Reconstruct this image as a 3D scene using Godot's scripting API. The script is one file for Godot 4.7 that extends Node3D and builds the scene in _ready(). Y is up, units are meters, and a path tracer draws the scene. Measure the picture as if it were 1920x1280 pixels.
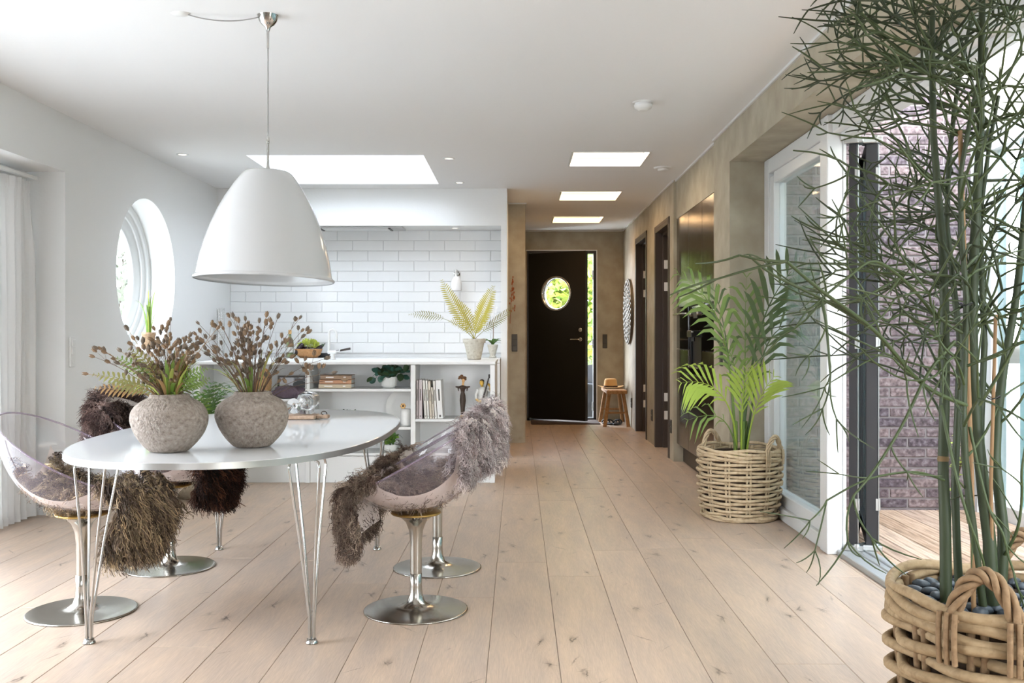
extends Node3D
# The room is laid out with x to the right, y up and d as the distance from the photographer's end (world z is -d).

class Geo:
	var v := PackedVector3Array()
	var n := PackedVector3Array()
	var uv := PackedVector2Array()
	var c := PackedColorArray()
	var ix := PackedInt32Array()
	var t := Transform3D.IDENTITY
	var col := Color.WHITE

	func vert(p: Vector3, nn: Vector3, u := Vector2.ZERO) -> int:
		v.append(t * p)
		n.append((t.basis * nn).normalized())
		uv.append(u)
		c.append(col)
		return v.size() - 1

	func tri(a: int, b: int, d: int) -> void:
		var g := (v[d] - v[a]).cross(v[b] - v[a])
		if g.dot(n[a] + n[b] + n[d]) < 0.0:
			ix.append(a); ix.append(d); ix.append(b)
		else:
			ix.append(a); ix.append(b); ix.append(d)

	func quad(p0: Vector3, p1: Vector3, p2: Vector3, p3: Vector3, nn: Vector3, us := 1.0) -> void:
		var w := p0.distance_to(p1) * us
		var h := p1.distance_to(p2) * us
		var a := vert(p0, nn, Vector2(0, 0))
		var b := vert(p1, nn, Vector2(w, 0))
		var d := vert(p2, nn, Vector2(w, h))
		var e := vert(p3, nn, Vector2(0, h))
		tri(a, b, d)
		tri(a, d, e)

	func poly(pts: Array, nn: Vector3) -> void:
		var ids := []
		for p in pts:
			ids.append(vert(p, nn))
		for k in range(1, ids.size() - 1):
			tri(ids[0], ids[k], ids[k + 1])

	func box(ctr: Vector3, size: Vector3, b := 0.0) -> void:
		# a box with chamfered edges
		var h := size / 2.0
		b = min(b, min(h.x, min(h.y, h.z)) * 0.9)
		var i := h - Vector3(b, b, b)
		for ax in 3:
			for s in [-1.0, 1.0]:
				var u := (ax + 1) % 3
				var w := (ax + 2) % 3
				var nn := Vector3.ZERO
				nn[ax] = s
				var ps := []
				for q in [[-1, -1], [1, -1], [1, 1], [-1, 1]]:
					var p := Vector3.ZERO
					p[ax] = s * h[ax]
					p[u] = q[0] * i[u]
					p[w] = q[1] * i[w]
					ps.append(ctr + p)
				quad(ps[0], ps[1], ps[2], ps[3], nn)
		if b <= 0.0:
			return
		for ax in 3:
			var u := (ax + 1) % 3
			var w := (ax + 2) % 3
			for su in [-1.0, 1.0]:
				for sw in [-1.0, 1.0]:
					var ps := []
					for q in [[-1, 0], [1, 0], [1, 1], [-1, 1]]:
						var p := Vector3.ZERO
						p[ax] = q[0] * i[ax]
						p[u] = su * (h[u] if q[1] == 0 else i[u])
						p[w] = sw * (i[w] if q[1] == 0 else h[w])
						ps.append(ctr + p)
					var nn := Vector3.ZERO
					nn[u] = su
					nn[w] = sw
					quad(ps[0], ps[1], ps[2], ps[3], nn.normalized())
		for sx in [-1.0, 1.0]:
			for sy in [-1.0, 1.0]:
				for sz in [-1.0, 1.0]:
					var s := Vector3(sx, sy, sz)
					poly([ctr + s * Vector3(h.x, i.y, i.z), ctr + s * Vector3(i.x, h.y, i.z), ctr + s * Vector3(i.x, i.y, h.z)], s.normalized())

	func span(x0: float, x1: float, y0: float, y1: float, d0: float, d1: float, b := 0.0) -> void:
		box(Vector3((x0 + x1) / 2, (y0 + y1) / 2, -(d0 + d1) / 2), Vector3(absf(x1 - x0), absf(y1 - y0), absf(d1 - d0)), b)

	func tube(pts: Array, radii, sides := 8, cap := true, closed := false) -> void:
		# a swept round tube; radii is one number or one for each point
		var m := pts.size()
		var up := Vector3.UP
		var prev := PackedInt32Array()
		var first := PackedInt32Array()
		var length := 0.0
		var r := 0.0
		for k in m:
			var p: Vector3 = pts[k]
			var q0: Vector3 = pts[(k - 1 + m) % m] if closed else pts[max(k - 1, 0)]
			var q1: Vector3 = pts[(k + 1) % m] if closed else pts[min(k + 1, m - 1)]
			var dir := (q1 - q0).normalized()
			if k == 0 and absf(dir.dot(up)) > 0.9:
				up = Vector3.RIGHT
			var side := dir.cross(up)
			if side.length() < 1e-5:
				side = dir.cross(Vector3(0.3, 0.5, 0.8))
			side = side.normalized()
			up = side.cross(dir).normalized()
			r = radii if (radii is float or radii is int) else radii[k]
			if k > 0:
				length += p.distance_to(pts[k - 1])
			var ring := PackedInt32Array()
			for s in sides + 1:
				var a := TAU * s / sides
				var o := side * cos(a) + up * sin(a)
				ring.append(vert(p + o * r, o, Vector2(float(s) / sides, length)))
			if k > 0:
				for s in sides:
					tri(prev[s], prev[s + 1], ring[s + 1])
					tri(prev[s], ring[s + 1], ring[s])
			elif cap and not closed:
				fan(ring, p, -dir)
			if k == 0:
				first = ring
			prev = ring
			if k == m - 1 and cap and not closed:
				fan(ring, p, dir)
		if closed:
			for s in sides:
				tri(prev[s], prev[s + 1], first[s + 1])
				tri(prev[s], first[s + 1], first[s])

	func fan(ring: PackedInt32Array, mid: Vector3, nn: Vector3) -> void:
		var old := t
		var pts := []
		for k in ring.size() - 1:
			pts.append(v[ring[k]])
		t = Transform3D.IDENTITY
		var nw := old.basis * nn
		var cc := vert(old * mid, nw)
		var ids := []
		for p in pts:
			ids.append(vert(p, nw))
		for k in ids.size():
			tri(cc, ids[k], ids[(k + 1) % ids.size()])
		t = old

	func lathe(prof: Array, sides := 32, flat := false) -> void:
		# profile points (radius, height) turned about y, from first to last with the outside on the right going up
		var rows := []
		var len_v := 0.0
		for k in prof.size():
			var p: Vector2 = prof[k]
			var a: Vector2 = prof[max(k - 1, 0)]
			var b: Vector2 = prof[min(k + 1, prof.size() - 1)]
			var tg := b - a
			var nr := Vector2(tg.y, -tg.x).normalized()
			if k > 0:
				len_v += p.distance_to(prof[k - 1])
			var row := PackedInt32Array()
			for s in sides + 1:
				var an := TAU * s / sides
				row.append(vert(Vector3(cos(an) * p.x, p.y, sin(an) * p.x), Vector3(cos(an) * nr.x, nr.y, sin(an) * nr.x), Vector2(float(s) / sides, len_v)))
			rows.append(row)
		for k in rows.size() - 1:
			for s in sides:
				if flat:
					var p0 := v[rows[k][s]]
					var p1 := v[rows[k][s + 1]]
					var p2 := v[rows[k + 1][s + 1]]
					var p3 := v[rows[k + 1][s]]
					var nn := (n[rows[k][s]] + n[rows[k + 1][s + 1]]).normalized()
					var old := t
					t = Transform3D.IDENTITY
					quad(p0, p1, p2, p3, nn)
					t = old
				else:
					if prof[k].x > 1e-5:
						tri(rows[k][s], rows[k][s + 1], rows[k + 1][s + 1])
					if prof[k + 1].x > 1e-5:
						tri(rows[k][s], rows[k + 1][s + 1], rows[k + 1][s])

	func grid(nu: int, nv: int, f: Callable, flip := 1.0, wrap_u := false) -> void:
		# a smooth surface f(u, v) -> Vector3 with u and v from 0 to 1
		var e := 0.001
		var rows := []
		for j in nv + 1:
			var row := PackedInt32Array()
			for i in nu + 1:
				var u := float(i) / nu
				var w := float(j) / nv
				var p: Vector3 = f.call(u, w)
				var ua := u - e if (u > e or wrap_u) else u
				var ub := u + e if (u < 1.0 - e or wrap_u) else u
				var du: Vector3 = f.call(ub, w) - f.call(ua, w)
				var dv: Vector3 = f.call(u, min(w + e, 1.0)) - f.call(u, max(w - e, 0.0))
				var nn := du.cross(dv) * flip
				if nn.length() < 1e-12:
					nn = Vector3.UP
				row.append(vert(p, nn.normalized(), Vector2(u, w)))
			rows.append(row)
		for j in nv:
			for i in nu:
				tri(rows[j][i], rows[j][i + 1], rows[j + 1][i + 1])
				tri(rows[j][i], rows[j + 1][i + 1], rows[j + 1][i])

	func ball(ctr: Vector3, r: Vector3, seg := 16, rings := 10) -> void:
		var old := t
		t = t * Transform3D(Basis.IDENTITY, ctr)
		grid(seg, rings, func(u, w):
			var a: float = u * TAU
			var b: float = (clampf(w, 0.002, 0.998) - 0.5) * PI
			return Vector3(cos(a) * cos(b) * r.x, sin(b) * r.y, sin(a) * cos(b) * r.z), -1.0, true)
		t = old

	func slab(outline: PackedVector2Array, y0: float, y1: float, b := 0.0) -> void:
		# a flat shape with outline (x, z) from y0 up to y1, its top edge chamfered by b
		var m := outline.size()
		var ctr := Vector2.ZERO
		for q in outline:
			ctr += q / m
		var inner := PackedVector2Array()
		for q in outline:
			inner.append(q - (q - ctr).normalized() * b)
		var ids := Geometry2D.triangulate_polygon(outline)
		for side in 2:
			var src := inner if side == 0 else outline
			var y := y1 if side == 0 else y0
			var nn := Vector3.UP if side == 0 else Vector3.DOWN
			var base := v.size()
			for q in src:
				vert(Vector3(q.x, y, q.y), nn, q)
			for k in range(0, ids.size(), 3):
				tri(base + ids[k], base + ids[k + 1], base + ids[k + 2])
		for k in m:
			var a := outline[k]
			var d := outline[(k + 1) % m]
			var e := (d - a)
			var o := Vector3(e.y, 0, -e.x).normalized()
			if Geometry2D.is_polygon_clockwise(outline):
				o = -o
			quad(Vector3(a.x, y0, a.y), Vector3(d.x, y0, d.y), Vector3(d.x, y1 - b, d.y), Vector3(a.x, y1 - b, a.y), o)
			if b > 0.0:
				var a2 := inner[k]
				var d2 := inner[(k + 1) % m]
				quad(Vector3(a.x, y1 - b, a.y), Vector3(d.x, y1 - b, d.y), Vector3(d2.x, y1, d2.y), Vector3(a2.x, y1, a2.y), (o + Vector3.UP).normalized())

	func blade(pts: Array, widths: Array, across: Vector3, cup := 0.25) -> void:
		# a leaf: a midrib with two half blades folded up along it
		var m := pts.size()
		var rows := []
		for k in m:
			var dir: Vector3 = (pts[min(k + 1, m - 1)] - pts[max(k - 1, 0)]).normalized()
			var s := (across - dir * across.dot(dir)).normalized()
			var up := s.cross(dir).normalized()
			var w: float = widths[k]
			var p: Vector3 = pts[k]
			rows.append([vert(p - s * w + up * w * cup, (up + s * cup).normalized(), Vector2(0, float(k) / (m - 1))), vert(p, up, Vector2(0.5, float(k) / (m - 1))), vert(p + s * w + up * w * cup, (up - s * cup).normalized(), Vector2(1, float(k) / (m - 1)))])
		for k in m - 1:
			for j in 2:
				if widths[k] > 1e-5:
					tri(rows[k][j], rows[k][j + 1], rows[k + 1][j])
				if widths[k + 1] > 1e-5:
					tri(rows[k][j + 1], rows[k + 1][j + 1], rows[k + 1][j])

	func plate(us: Array, vs: Array, holes: Array, w0: float, w1: float, at: Callable) -> void:
		# a thick sheet over the cells of a grid (u, v) with rectangular holes [u0, u1, v0, v1]; at(u, v, w) places a point
		var open := func(i: int, j: int) -> bool:
			if i < 0 or j < 0 or i >= us.size() - 1 or j >= vs.size() - 1:
				return true
			var cu: float = (us[i] + us[i + 1]) / 2.0
			var cv: float = (vs[j] + vs[j + 1]) / 2.0
			for h in holes:
				if cu > h[0] and cu < h[1] and cv > h[2] and cv < h[3]:
					return true
			return false
		var o: Vector3 = at.call(0.0, 0.0, 0.0)
		var nu: Vector3 = at.call(1.0, 0.0, 0.0) - o
		var nv: Vector3 = at.call(0.0, 1.0, 0.0) - o
		var nw: Vector3 = at.call(0.0, 0.0, 1.0) - o
		for i in us.size() - 1:
			for j in vs.size() - 1:
				if open.call(i, j):
					continue
				var a: float = us[i]
				var b: float = us[i + 1]
				var e: float = vs[j]
				var f: float = vs[j + 1]
				quad(at.call(a, e, w0), at.call(b, e, w0), at.call(b, f, w0), at.call(a, f, w0), -nw)
				quad(at.call(a, e, w1), at.call(b, e, w1), at.call(b, f, w1), at.call(a, f, w1), nw)
				if open.call(i - 1, j):
					quad(at.call(a, e, w0), at.call(a, f, w0), at.call(a, f, w1), at.call(a, e, w1), -nu)
				if open.call(i + 1, j):
					quad(at.call(b, e, w0), at.call(b, f, w0), at.call(b, f, w1), at.call(b, e, w1), nu)
				if open.call(i, j - 1):
					quad(at.call(a, e, w0), at.call(b, e, w0), at.call(b, e, w1), at.call(a, e, w1), -nv)
				if open.call(i, j + 1):
					quad(at.call(a, f, w0), at.call(b, f, w0), at.call(b, f, w1), at.call(a, f, w1), nv)

	func mesh() -> ArrayMesh:
		var a := []
		a.resize(Mesh.ARRAY_MAX)
		a[Mesh.ARRAY_VERTEX] = v
		a[Mesh.ARRAY_NORMAL] = n
		a[Mesh.ARRAY_TEX_UV] = uv
		a[Mesh.ARRAY_COLOR] = c
		a[Mesh.ARRAY_INDEX] = ix
		var m := ArrayMesh.new()
		m.add_surface_from_arrays(Mesh.PRIMITIVE_TRIANGLES, a)
		return m

var rng := RandomNumberGenerator.new()
var taken := {}
var M := {}

func P(x: float, y: float, d: float) -> Vector3:
	return Vector3(x, y, -d)

func numbered(called: String) -> String:
	var k: int = taken.get(called, 0)
	taken[called] = k + 1
	return called if k == 0 else "%s_%03d" % [called, k]

func tag(o: Node3D, label: String, category: String, group := "") -> Node3D:
	o.set_meta("label", label)
	o.set_meta("category", category)
	if group != "":
		o.set_meta("group", group)
	return o

func thing(called: String, label: String, category: String, at := Vector3.ZERO, turn := 0.0, group := "") -> Node3D:
	var o := Node3D.new()
	o.name = numbered(called)
	add_child(o)
	o.position = at
	o.rotation.y = turn
	return tag(o, label, category, group)

func part(parent: Node3D, called: String, shape, m: Material, label := "") -> MeshInstance3D:
	var o := MeshInstance3D.new()
	o.name = called if parent != self else numbered(called)
	o.mesh = shape.mesh() if shape is Geo else shape
	o.material_override = m
	parent.add_child(o, true)
	if label != "":
		o.set_meta("label", label)
	return o

func solo(called: String, shape, m: Material, label: String, category: String, at := Vector3.ZERO, turn := 0.0, group := "") -> MeshInstance3D:
	var o := part(self, called, shape, m)
	o.position = at
	o.rotation.y = turn
	tag(o, label, category, group)
	return o

func struct(called: String, shape, m: Material, parent: Node3D = null) -> MeshInstance3D:
	var o := part(self if parent == null else parent, called, shape, m)
	if parent == null:
		o.set_meta("kind", "structure")
	return o

func copy_of(o: Node3D, at: Vector3, turn: float, label: String) -> Node3D:
	var c: Node3D = o.duplicate()
	c.name = numbered(String(o.name).rstrip("0123456789").rstrip("_"))
	add_child(c)
	c.position = at
	c.rotation.y = turn
	c.set_meta("label", label)
	return c

func box_geo(size: Vector3, b := 0.0, ctr := Vector3.ZERO) -> Geo:
	var g := Geo.new()
	g.box(ctr, size, b)
	return g

func mat(key: String, color: Color, rough := 0.6, metal := 0.0, spec := 0.5) -> StandardMaterial3D:
	var m := StandardMaterial3D.new()
	m.resource_name = key
	m.albedo_color = color
	m.roughness = rough
	m.metallic = metal
	m.metallic_specular = spec
	M[key] = m
	return m

func rgb(r: float, g: float, b: float, a := 1.0) -> Color:
	return Color(r / 255.0, g / 255.0, b / 255.0, a)

func noise_tex(ramp: Array, freq: float, seed_n: int, size := 512, kind := FastNoiseLite.TYPE_SIMPLEX_SMOOTH, octaves := 5, as_normal := false, bump := 8.0) -> NoiseTexture2D:
	var nz := FastNoiseLite.new()
	nz.noise_type = kind
	nz.frequency = freq
	nz.seed = seed_n
	nz.fractal_octaves = octaves
	var tx := NoiseTexture2D.new()
	tx.width = size
	tx.height = size
	tx.seamless = true
	tx.noise = nz
	if as_normal:
		tx.as_normal_map = true
		tx.bump_strength = bump
	elif ramp.size() > 0:
		var gr := Gradient.new()
		var offs := PackedFloat32Array()
		var cols := PackedColorArray()
		for k in ramp.size():
			offs.append(ramp[k][0])
			cols.append(ramp[k][1])
		gr.offsets = offs
		gr.colors = cols
		tx.color_ramp = gr
	return tx

func triplanar(m: StandardMaterial3D, scale: float, world := false) -> StandardMaterial3D:
	m.uv1_triplanar = true
	m.uv1_world_triplanar = world
	m.uv1_scale = Vector3(scale, scale, scale)
	return m

func bez(a: Vector3, b: Vector3, c: Vector3, d: Vector3, k: int) -> Array:
	var out := []
	for i in k + 1:
		var u := float(i) / k
		out.append(a.bezier_interpolate(b, c, d, u))
	return out

func taper(k: int, r0: float, r1: float) -> Array:
	var out := []
	for i in k:
		out.append(lerpf(r0, r1, float(i) / max(k - 1, 1)))
	return out

const CEIL := 2.492
const WARM := Color(1.0, 0.86, 0.68)

func _ready() -> void:
	rng.seed = 7
	# camera: one-point perspective, lens at 1.12 m
	var cam := Camera3D.new()
	cam.name = "camera"
	cam.projection = Camera3D.PROJECTION_FRUSTUM
	cam.near = 0.05
	cam.far = 200.0
	cam.size = 2.0 * 0.05 * 640.0 / 1820.0
	cam.frustum_offset = Vector2(-12.0 / 1820.0 * 0.05, -12.0 / 1820.0 * 0.05)
	cam.position = Vector3(0, 1.12, 0)
	add_child(cam)
	cam.current = true
	# bright overcast daylight
	var env := Environment.new()
	env.background_mode = Environment.BG_SKY
	var sm := ProceduralSkyMaterial.new()
	sm.sky_top_color = Color(0.88, 0.935, 1.0)
	sm.sky_horizon_color = Color(0.975, 0.985, 1.0)
	sm.sky_curve = 0.25
	sm.sky_energy_multiplier = 5.0
	sm.ground_horizon_color = Color(0.62, 0.6, 0.56)
	sm.ground_bottom_color = Color(0.4, 0.39, 0.36)
	sm.ground_energy_multiplier = 2.0
	var sky := Sky.new()
	sky.sky_material = sm
	env.sky = sky
	env.tonemap_mode = Environment.TONE_MAPPER_LINEAR
	env.tonemap_exposure = 0.455
	env.sdfgi_enabled = true
	env.ssao_enabled = true
	env.ssil_enabled = true
	var we := WorldEnvironment.new()
	we.name = "environment"
	we.environment = env
	add_child(we)

	make_materials()
	build_shell()
	build_floor()
	build_right_side()
	build_left_side()
	build_kitchen_wall()
	build_hall()
	build_outside()
	build_ceiling_fittings()
	build_island()
	build_counter_things()
	build_table()
	build_chairs()
	build_pendant()
	build_palm()
	build_pencil_cactus()
	build_small_wall_things()

func make_materials() -> void:
	var wp := mat("white_paint", rgb(240, 240, 238), 0.62, 0.0, 0.4)
	wp.normal_enabled = true
	wp.normal_texture = noise_tex([], 0.08, 3, 512, FastNoiseLite.TYPE_SIMPLEX_SMOOTH, 4, true, 2.0)
	wp.normal_scale = 0.12
	triplanar(wp, 1.2, true)
	mat("ceiling_paint", rgb(243, 243, 242), 0.85, 0.0, 0.25)
	mat("white_lacquer", rgb(240, 240, 238), 0.28)
	mat("white_frame", rgb(230, 231, 230), 0.35)
	mat("white_plastic", rgb(236, 236, 233), 0.4)
	var cl := mat("clay_plaster", Color.WHITE, 0.62, 0.0, 0.4)
	cl.albedo_texture = noise_tex([[0.0, rgb(154, 143, 123)], [0.4, rgb(164, 154, 134)], [0.6, rgb(169, 160, 140)], [1.0, rgb(180, 172, 153)]], 0.006, 11, 1024, FastNoiseLite.TYPE_SIMPLEX_SMOOTH, 6)
	cl.normal_enabled = true
	cl.normal_texture = noise_tex([], 0.02, 5, 512, FastNoiseLite.TYPE_SIMPLEX_SMOOTH, 5, true, 3.0)
	cl.normal_scale = 0.25
	triplanar(cl, 0.55, true)
	mat("dark_wood", rgb(62, 52, 46), 0.5)
	mat("door_black", rgb(19, 18, 18), 0.32)
	mat("frame_black", rgb(36, 34, 36), 0.42)
	mat("alu", rgb(196, 196, 194), 0.38, 1.0)
	mat("threshold_alu", rgb(178, 179, 178), 0.5, 0.6)
	mat("chrome", rgb(190, 188, 185), 0.1, 1.0)
	mat("steel", rgb(198, 198, 196), 0.2, 1.0)
	var st := mat("brushed_steel", rgb(98, 92, 88), 0.22, 1.0)
	st.roughness_texture = noise_tex([[0.0, Color(0.75, 0.75, 0.75)], [1.0, Color(1, 1, 1)]], 0.02, 9, 256)
	triplanar(st, 0.8, false)
	mat("black_glass", rgb(10, 10, 11), 0.06)
	mat("black_plastic", rgb(22, 22, 23), 0.4)
	mat("switch_grey", rgb(70, 66, 60), 0.5)
	mat("grout", rgb(238, 238, 237), 0.9)
	mat("tile_white", rgb(240, 240, 239), 0.12)
	for k in 4:
		var b := mat("brick%d" % k, Color.WHITE, 0.85, 0.0, 0.3)
		var base: Color = [rgb(104, 90, 92), rgb(118, 102, 102), rgb(92, 80, 84), rgb(128, 110, 108)][k]
		b.albedo_texture = noise_tex([[0.0, base.darkened(0.35)], [0.5, base], [1.0, base.lightened(0.25)]], 0.03, 20 + k, 256)
		b.heightmap_enabled = true
		b.heightmap_texture = noise_tex([], 0.05, 30 + k, 256)
		b.heightmap_scale = 0.25
		triplanar(b, 3.0, true)
	mat("mortar", rgb(142, 132, 130), 0.95)
	for k in 4:
		var b := mat("deck%d" % k, Color.WHITE, 0.75, 0.0, 0.3)
		var base: Color = [rgb(196, 164, 138), rgb(182, 150, 124), rgb(204, 174, 150), rgb(190, 160, 138)][k]
		b.albedo_texture = noise_tex([[0.0, base.darkened(0.25)], [0.5, base], [1.0, base.lightened(0.18)]], 0.02, 40 + k, 256)
		b.uv1_triplanar = true
		b.uv1_world_triplanar = true
		b.uv1_scale = Vector3(6, 6, 0.5)
	var gl := mat("pane", Color(0.93, 0.97, 0.96, 0.04), 0.02)
	gl.transparency = BaseMaterial3D.TRANSPARENCY_ALPHA
	var op := mat("opal_pane", Color(0.97, 0.97, 0.97, 0.33), 0.05)
	op.transparency = BaseMaterial3D.TRANSPARENCY_ALPHA
	var gt := mat("tinted_pane", Color(0.72, 0.86, 0.86, 0.16), 0.03)
	gt.transparency = BaseMaterial3D.TRANSPARENCY_ALPHA
	var pk := mat("clear_shell", Color(0.86, 0.80, 0.86, 0.1), 0.04)
	pk.transparency = BaseMaterial3D.TRANSPARENCY_ALPHA
	var pe := mat("shell_edge", Color(0.60, 0.52, 0.60, 0.45), 0.06)
	pe.transparency = BaseMaterial3D.TRANSPARENCY_ALPHA
	var wg := mat("wine_glass", Color(0.99, 0.99, 0.99, 0.0), 0.0)
	wg.refraction_enabled = true
	wg.refraction_scale = 0.05
	var sheer := mat("sheer", rgb(244, 243, 241), 0.9, 0.0, 0.2)
	sheer.backlight_enabled = true
	sheer.backlight = Color(0.7, 0.7, 0.7)
	mat("gravel", rgb(200, 198, 193), 0.95)
	more_materials()
	_last_materials()

func build_shell() -> void:
	# ceiling with the skylight shaft and the recesses of the three hall panels
	var g := Geo.new()
	var holes := [[-2.08, -0.725, 7.41, 8.82]]
	for d in [7.26, 9.25, 11.22]:
		holes.append([0.40, 1.0, d, d + 0.62])
	g.plate([-3.3, -2.08, -0.725, 0.40, 1.0, 2.2], [-3.2, 7.26, 7.41, 7.88, 8.82, 9.25, 9.87, 11.22, 11.84, 13.05], holes, CEIL, CEIL + 0.42, func(u, w, h): return Vector3(u, h, -w))
	struct("ceiling", g, M.ceiling_paint)
	# left wall: curtain bay and the round opening
	var left := func(u, w, h): return Vector3(-2.82 - h, w, -u)
	g = Geo.new()
	var rc := Vector2(7.385, 1.57)
	var rr := 0.583
	var s := 0.62
	g.plate([-3.0, 2.0, 6.04, rc.x - s, rc.x + s, 9.75], [0.0, rc.y - s, 2.135, rc.y + s, CEIL], [[2.0, 6.04, 0.0, 2.135], [rc.x - s, rc.x + s, rc.y - s, rc.y + s]], 0.0, 0.38, left)
	var k_n := 96
	for k in k_n:
		var q := []
		for kk in [k, k + 1]:
			var a: float = TAU * kk / k_n + PI / 4.0
			var dir := Vector2(cos(a), sin(a))
			q.append([rc + dir * rr, rc + dir * (s / max(absf(dir.x), absf(dir.y))), dir])
		for h in [0.0, 0.38]:
			g.quad(left.call(q[0][0].x, q[0][0].y, h), left.call(q[1][0].x, q[1][0].y, h), left.call(q[1][1].x, q[1][1].y, h), left.call(q[0][1].x, q[0][1].y, h), Vector3(1 if h == 0.0 else -1, 0, 0))
		var nn := Vector3(0, -q[0][2].y - q[1][2].y, q[0][2].x + q[1][2].x).normalized()
		g.quad(left.call(q[0][0].x, q[0][0].y, 0.0), left.call(q[1][0].x, q[1][0].y, 0.0), left.call(q[1][0].x, q[1][0].y, 0.38), left.call(q[0][0].x, q[0][0].y, 0.38), nn)
	struct("wall_left", g, M.white_paint)
	# wall at the photographer's back with wide garden glazing
	g = Geo.new()
	g.plate([-3.2, -0.9, 0.6, 2.0], [0.0, 0.8, 2.1, CEIL], [[-0.9, 0.6, 0.8, 2.1]], 0.0, 0.3, func(u, w, h): return Vector3(u, w, 2.9 + h))
	struct("wall_back", g, M.white_paint)
	g = Geo.new()
	for x in [-0.86, -0.15, 0.56]:
		g.box(Vector3(x, 1.45, 3.05), Vector3(0.08, 1.3, 0.09), 0.004)
	for y in [0.84, 2.06]:
		g.box(Vector3(-0.15, y, 3.05), Vector3(1.5, 0.08, 0.09), 0.004)
	var w3 := struct("window_3", g, M.white_frame)
	struct("pane", box_geo(Vector3(1.4, 1.2, 0.006), 0.0, Vector3(-0.15, 1.45, 3.05)), M.pane, w3)
	# right wall beside the dining area: deep recess for the garden door, lintel above it
	g = Geo.new()
	g.plate([-3.0, 0.4, 6.32, 6.83], [0.0, 2.248, CEIL], [[0.4, 6.32, 0.0, 2.248]], 0.0, 0.36, func(u, w, h): return Vector3(1.375 + h, w, -u))
	struct("wall_right", g, M.clay_plaster)
	g = Geo.new()
	g.span(1.40, 1.52, 2.145, CEIL, 6.83, 8.6)
	struct("wall_right_over_cabinets", g, M.clay_plaster)
	g = Geo.new()
	g.plate([8.6, 8.85, 9.73, 10.41, 11.34, 12.99], [0.0, 2.17, 2.21, CEIL], [[8.85, 9.73, 0.0, 2.17], [10.41, 11.34, 0.0, 2.21]], 0.0, 0.13, func(u, w, h): return Vector3(1.375 + h, w, -u))
	struct("wall_right_hall", g, M.clay_plaster)
	g = Geo.new()
	g.span(2.05, 2.2, -0.1, CEIL, 6.5, 13.0)
	g.span(1.505, 2.05, 0, CEIL, 10.0, 10.1)
	struct("wall_outer", g, M.white_paint)
	# end wall with the front door opening, left wall of the hall, partition to the kitchen
	g = Geo.new()
	g.plate([-0.3, 0.112, 1.022, 2.2], [0.0, 2.226, CEIL], [[0.112, 1.022, 0.0, 2.226]], 0.0, 0.25, func(u, w, h): return Vector3(u, w, -12.74 - h))
	struct("wall_end", g, M.clay_plaster)
	g = Geo.new()
	g.span(-0.3, 0.072, 0, CEIL, 10.08, 12.75)
	struct("wall_hall_left", g, M.clay_plaster)
	g = Geo.new()
	g.span(-0.164, -0.106, 0, CEIL, 9.08, 10.09)
	struct("wall_partition", g, M.white_paint)
	g = Geo.new()
	g.span(-3.2, -0.164, 0, CEIL, 9.51, 9.75)
	struct("wall_kitchen", g, M.white_paint)
	g = Geo.new()
	g.span(-2.82, -0.164, 2.143, CEIL, 9.08, 9.52)
	struct("wall_bulkhead", g, M.white_paint)
	# thin white cornice along the plastered walls
	g = Geo.new()
	g.span(1.362, 1.375, CEIL - 0.014, CEIL, -2.8, 6.83)
	g.span(1.387, 1.40, CEIL - 0.014, CEIL, 6.83, 8.6)
	g.span(1.362, 1.375, CEIL - 0.014, CEIL, 8.6, 12.74)
	g.span(0.072, 1.375, CEIL - 0.014, CEIL, 12.727, 12.74)
	g.span(-0.106, 0.072, CEIL - 0.014, CEIL, 10.067, 10.08)
	g.span(0.072, 0.085, CEIL - 0.014, CEIL, 10.067, 12.74)
	struct("trim_1", g, M.white_frame)
	# glazed rooflight over the skylight shaft
	g = Geo.new()
	g.plate([-2.14, -2.05, -0.755, -0.665], [7.35, 7.44, 8.79, 8.88], [[-2.05, -0.755, 7.44, 8.79]], CEIL + 0.42, CEIL + 0.48, func(u, w, h): return Vector3(u, h, -w))
	var sk := struct("window_skylight", g, M.white_frame)
	struct("pane", box_geo(Vector3(1.33, 0.008, 1.38), 0.0, Vector3(-1.4025, CEIL + 0.45, -8.115)), M.opal_pane, sk)

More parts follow.
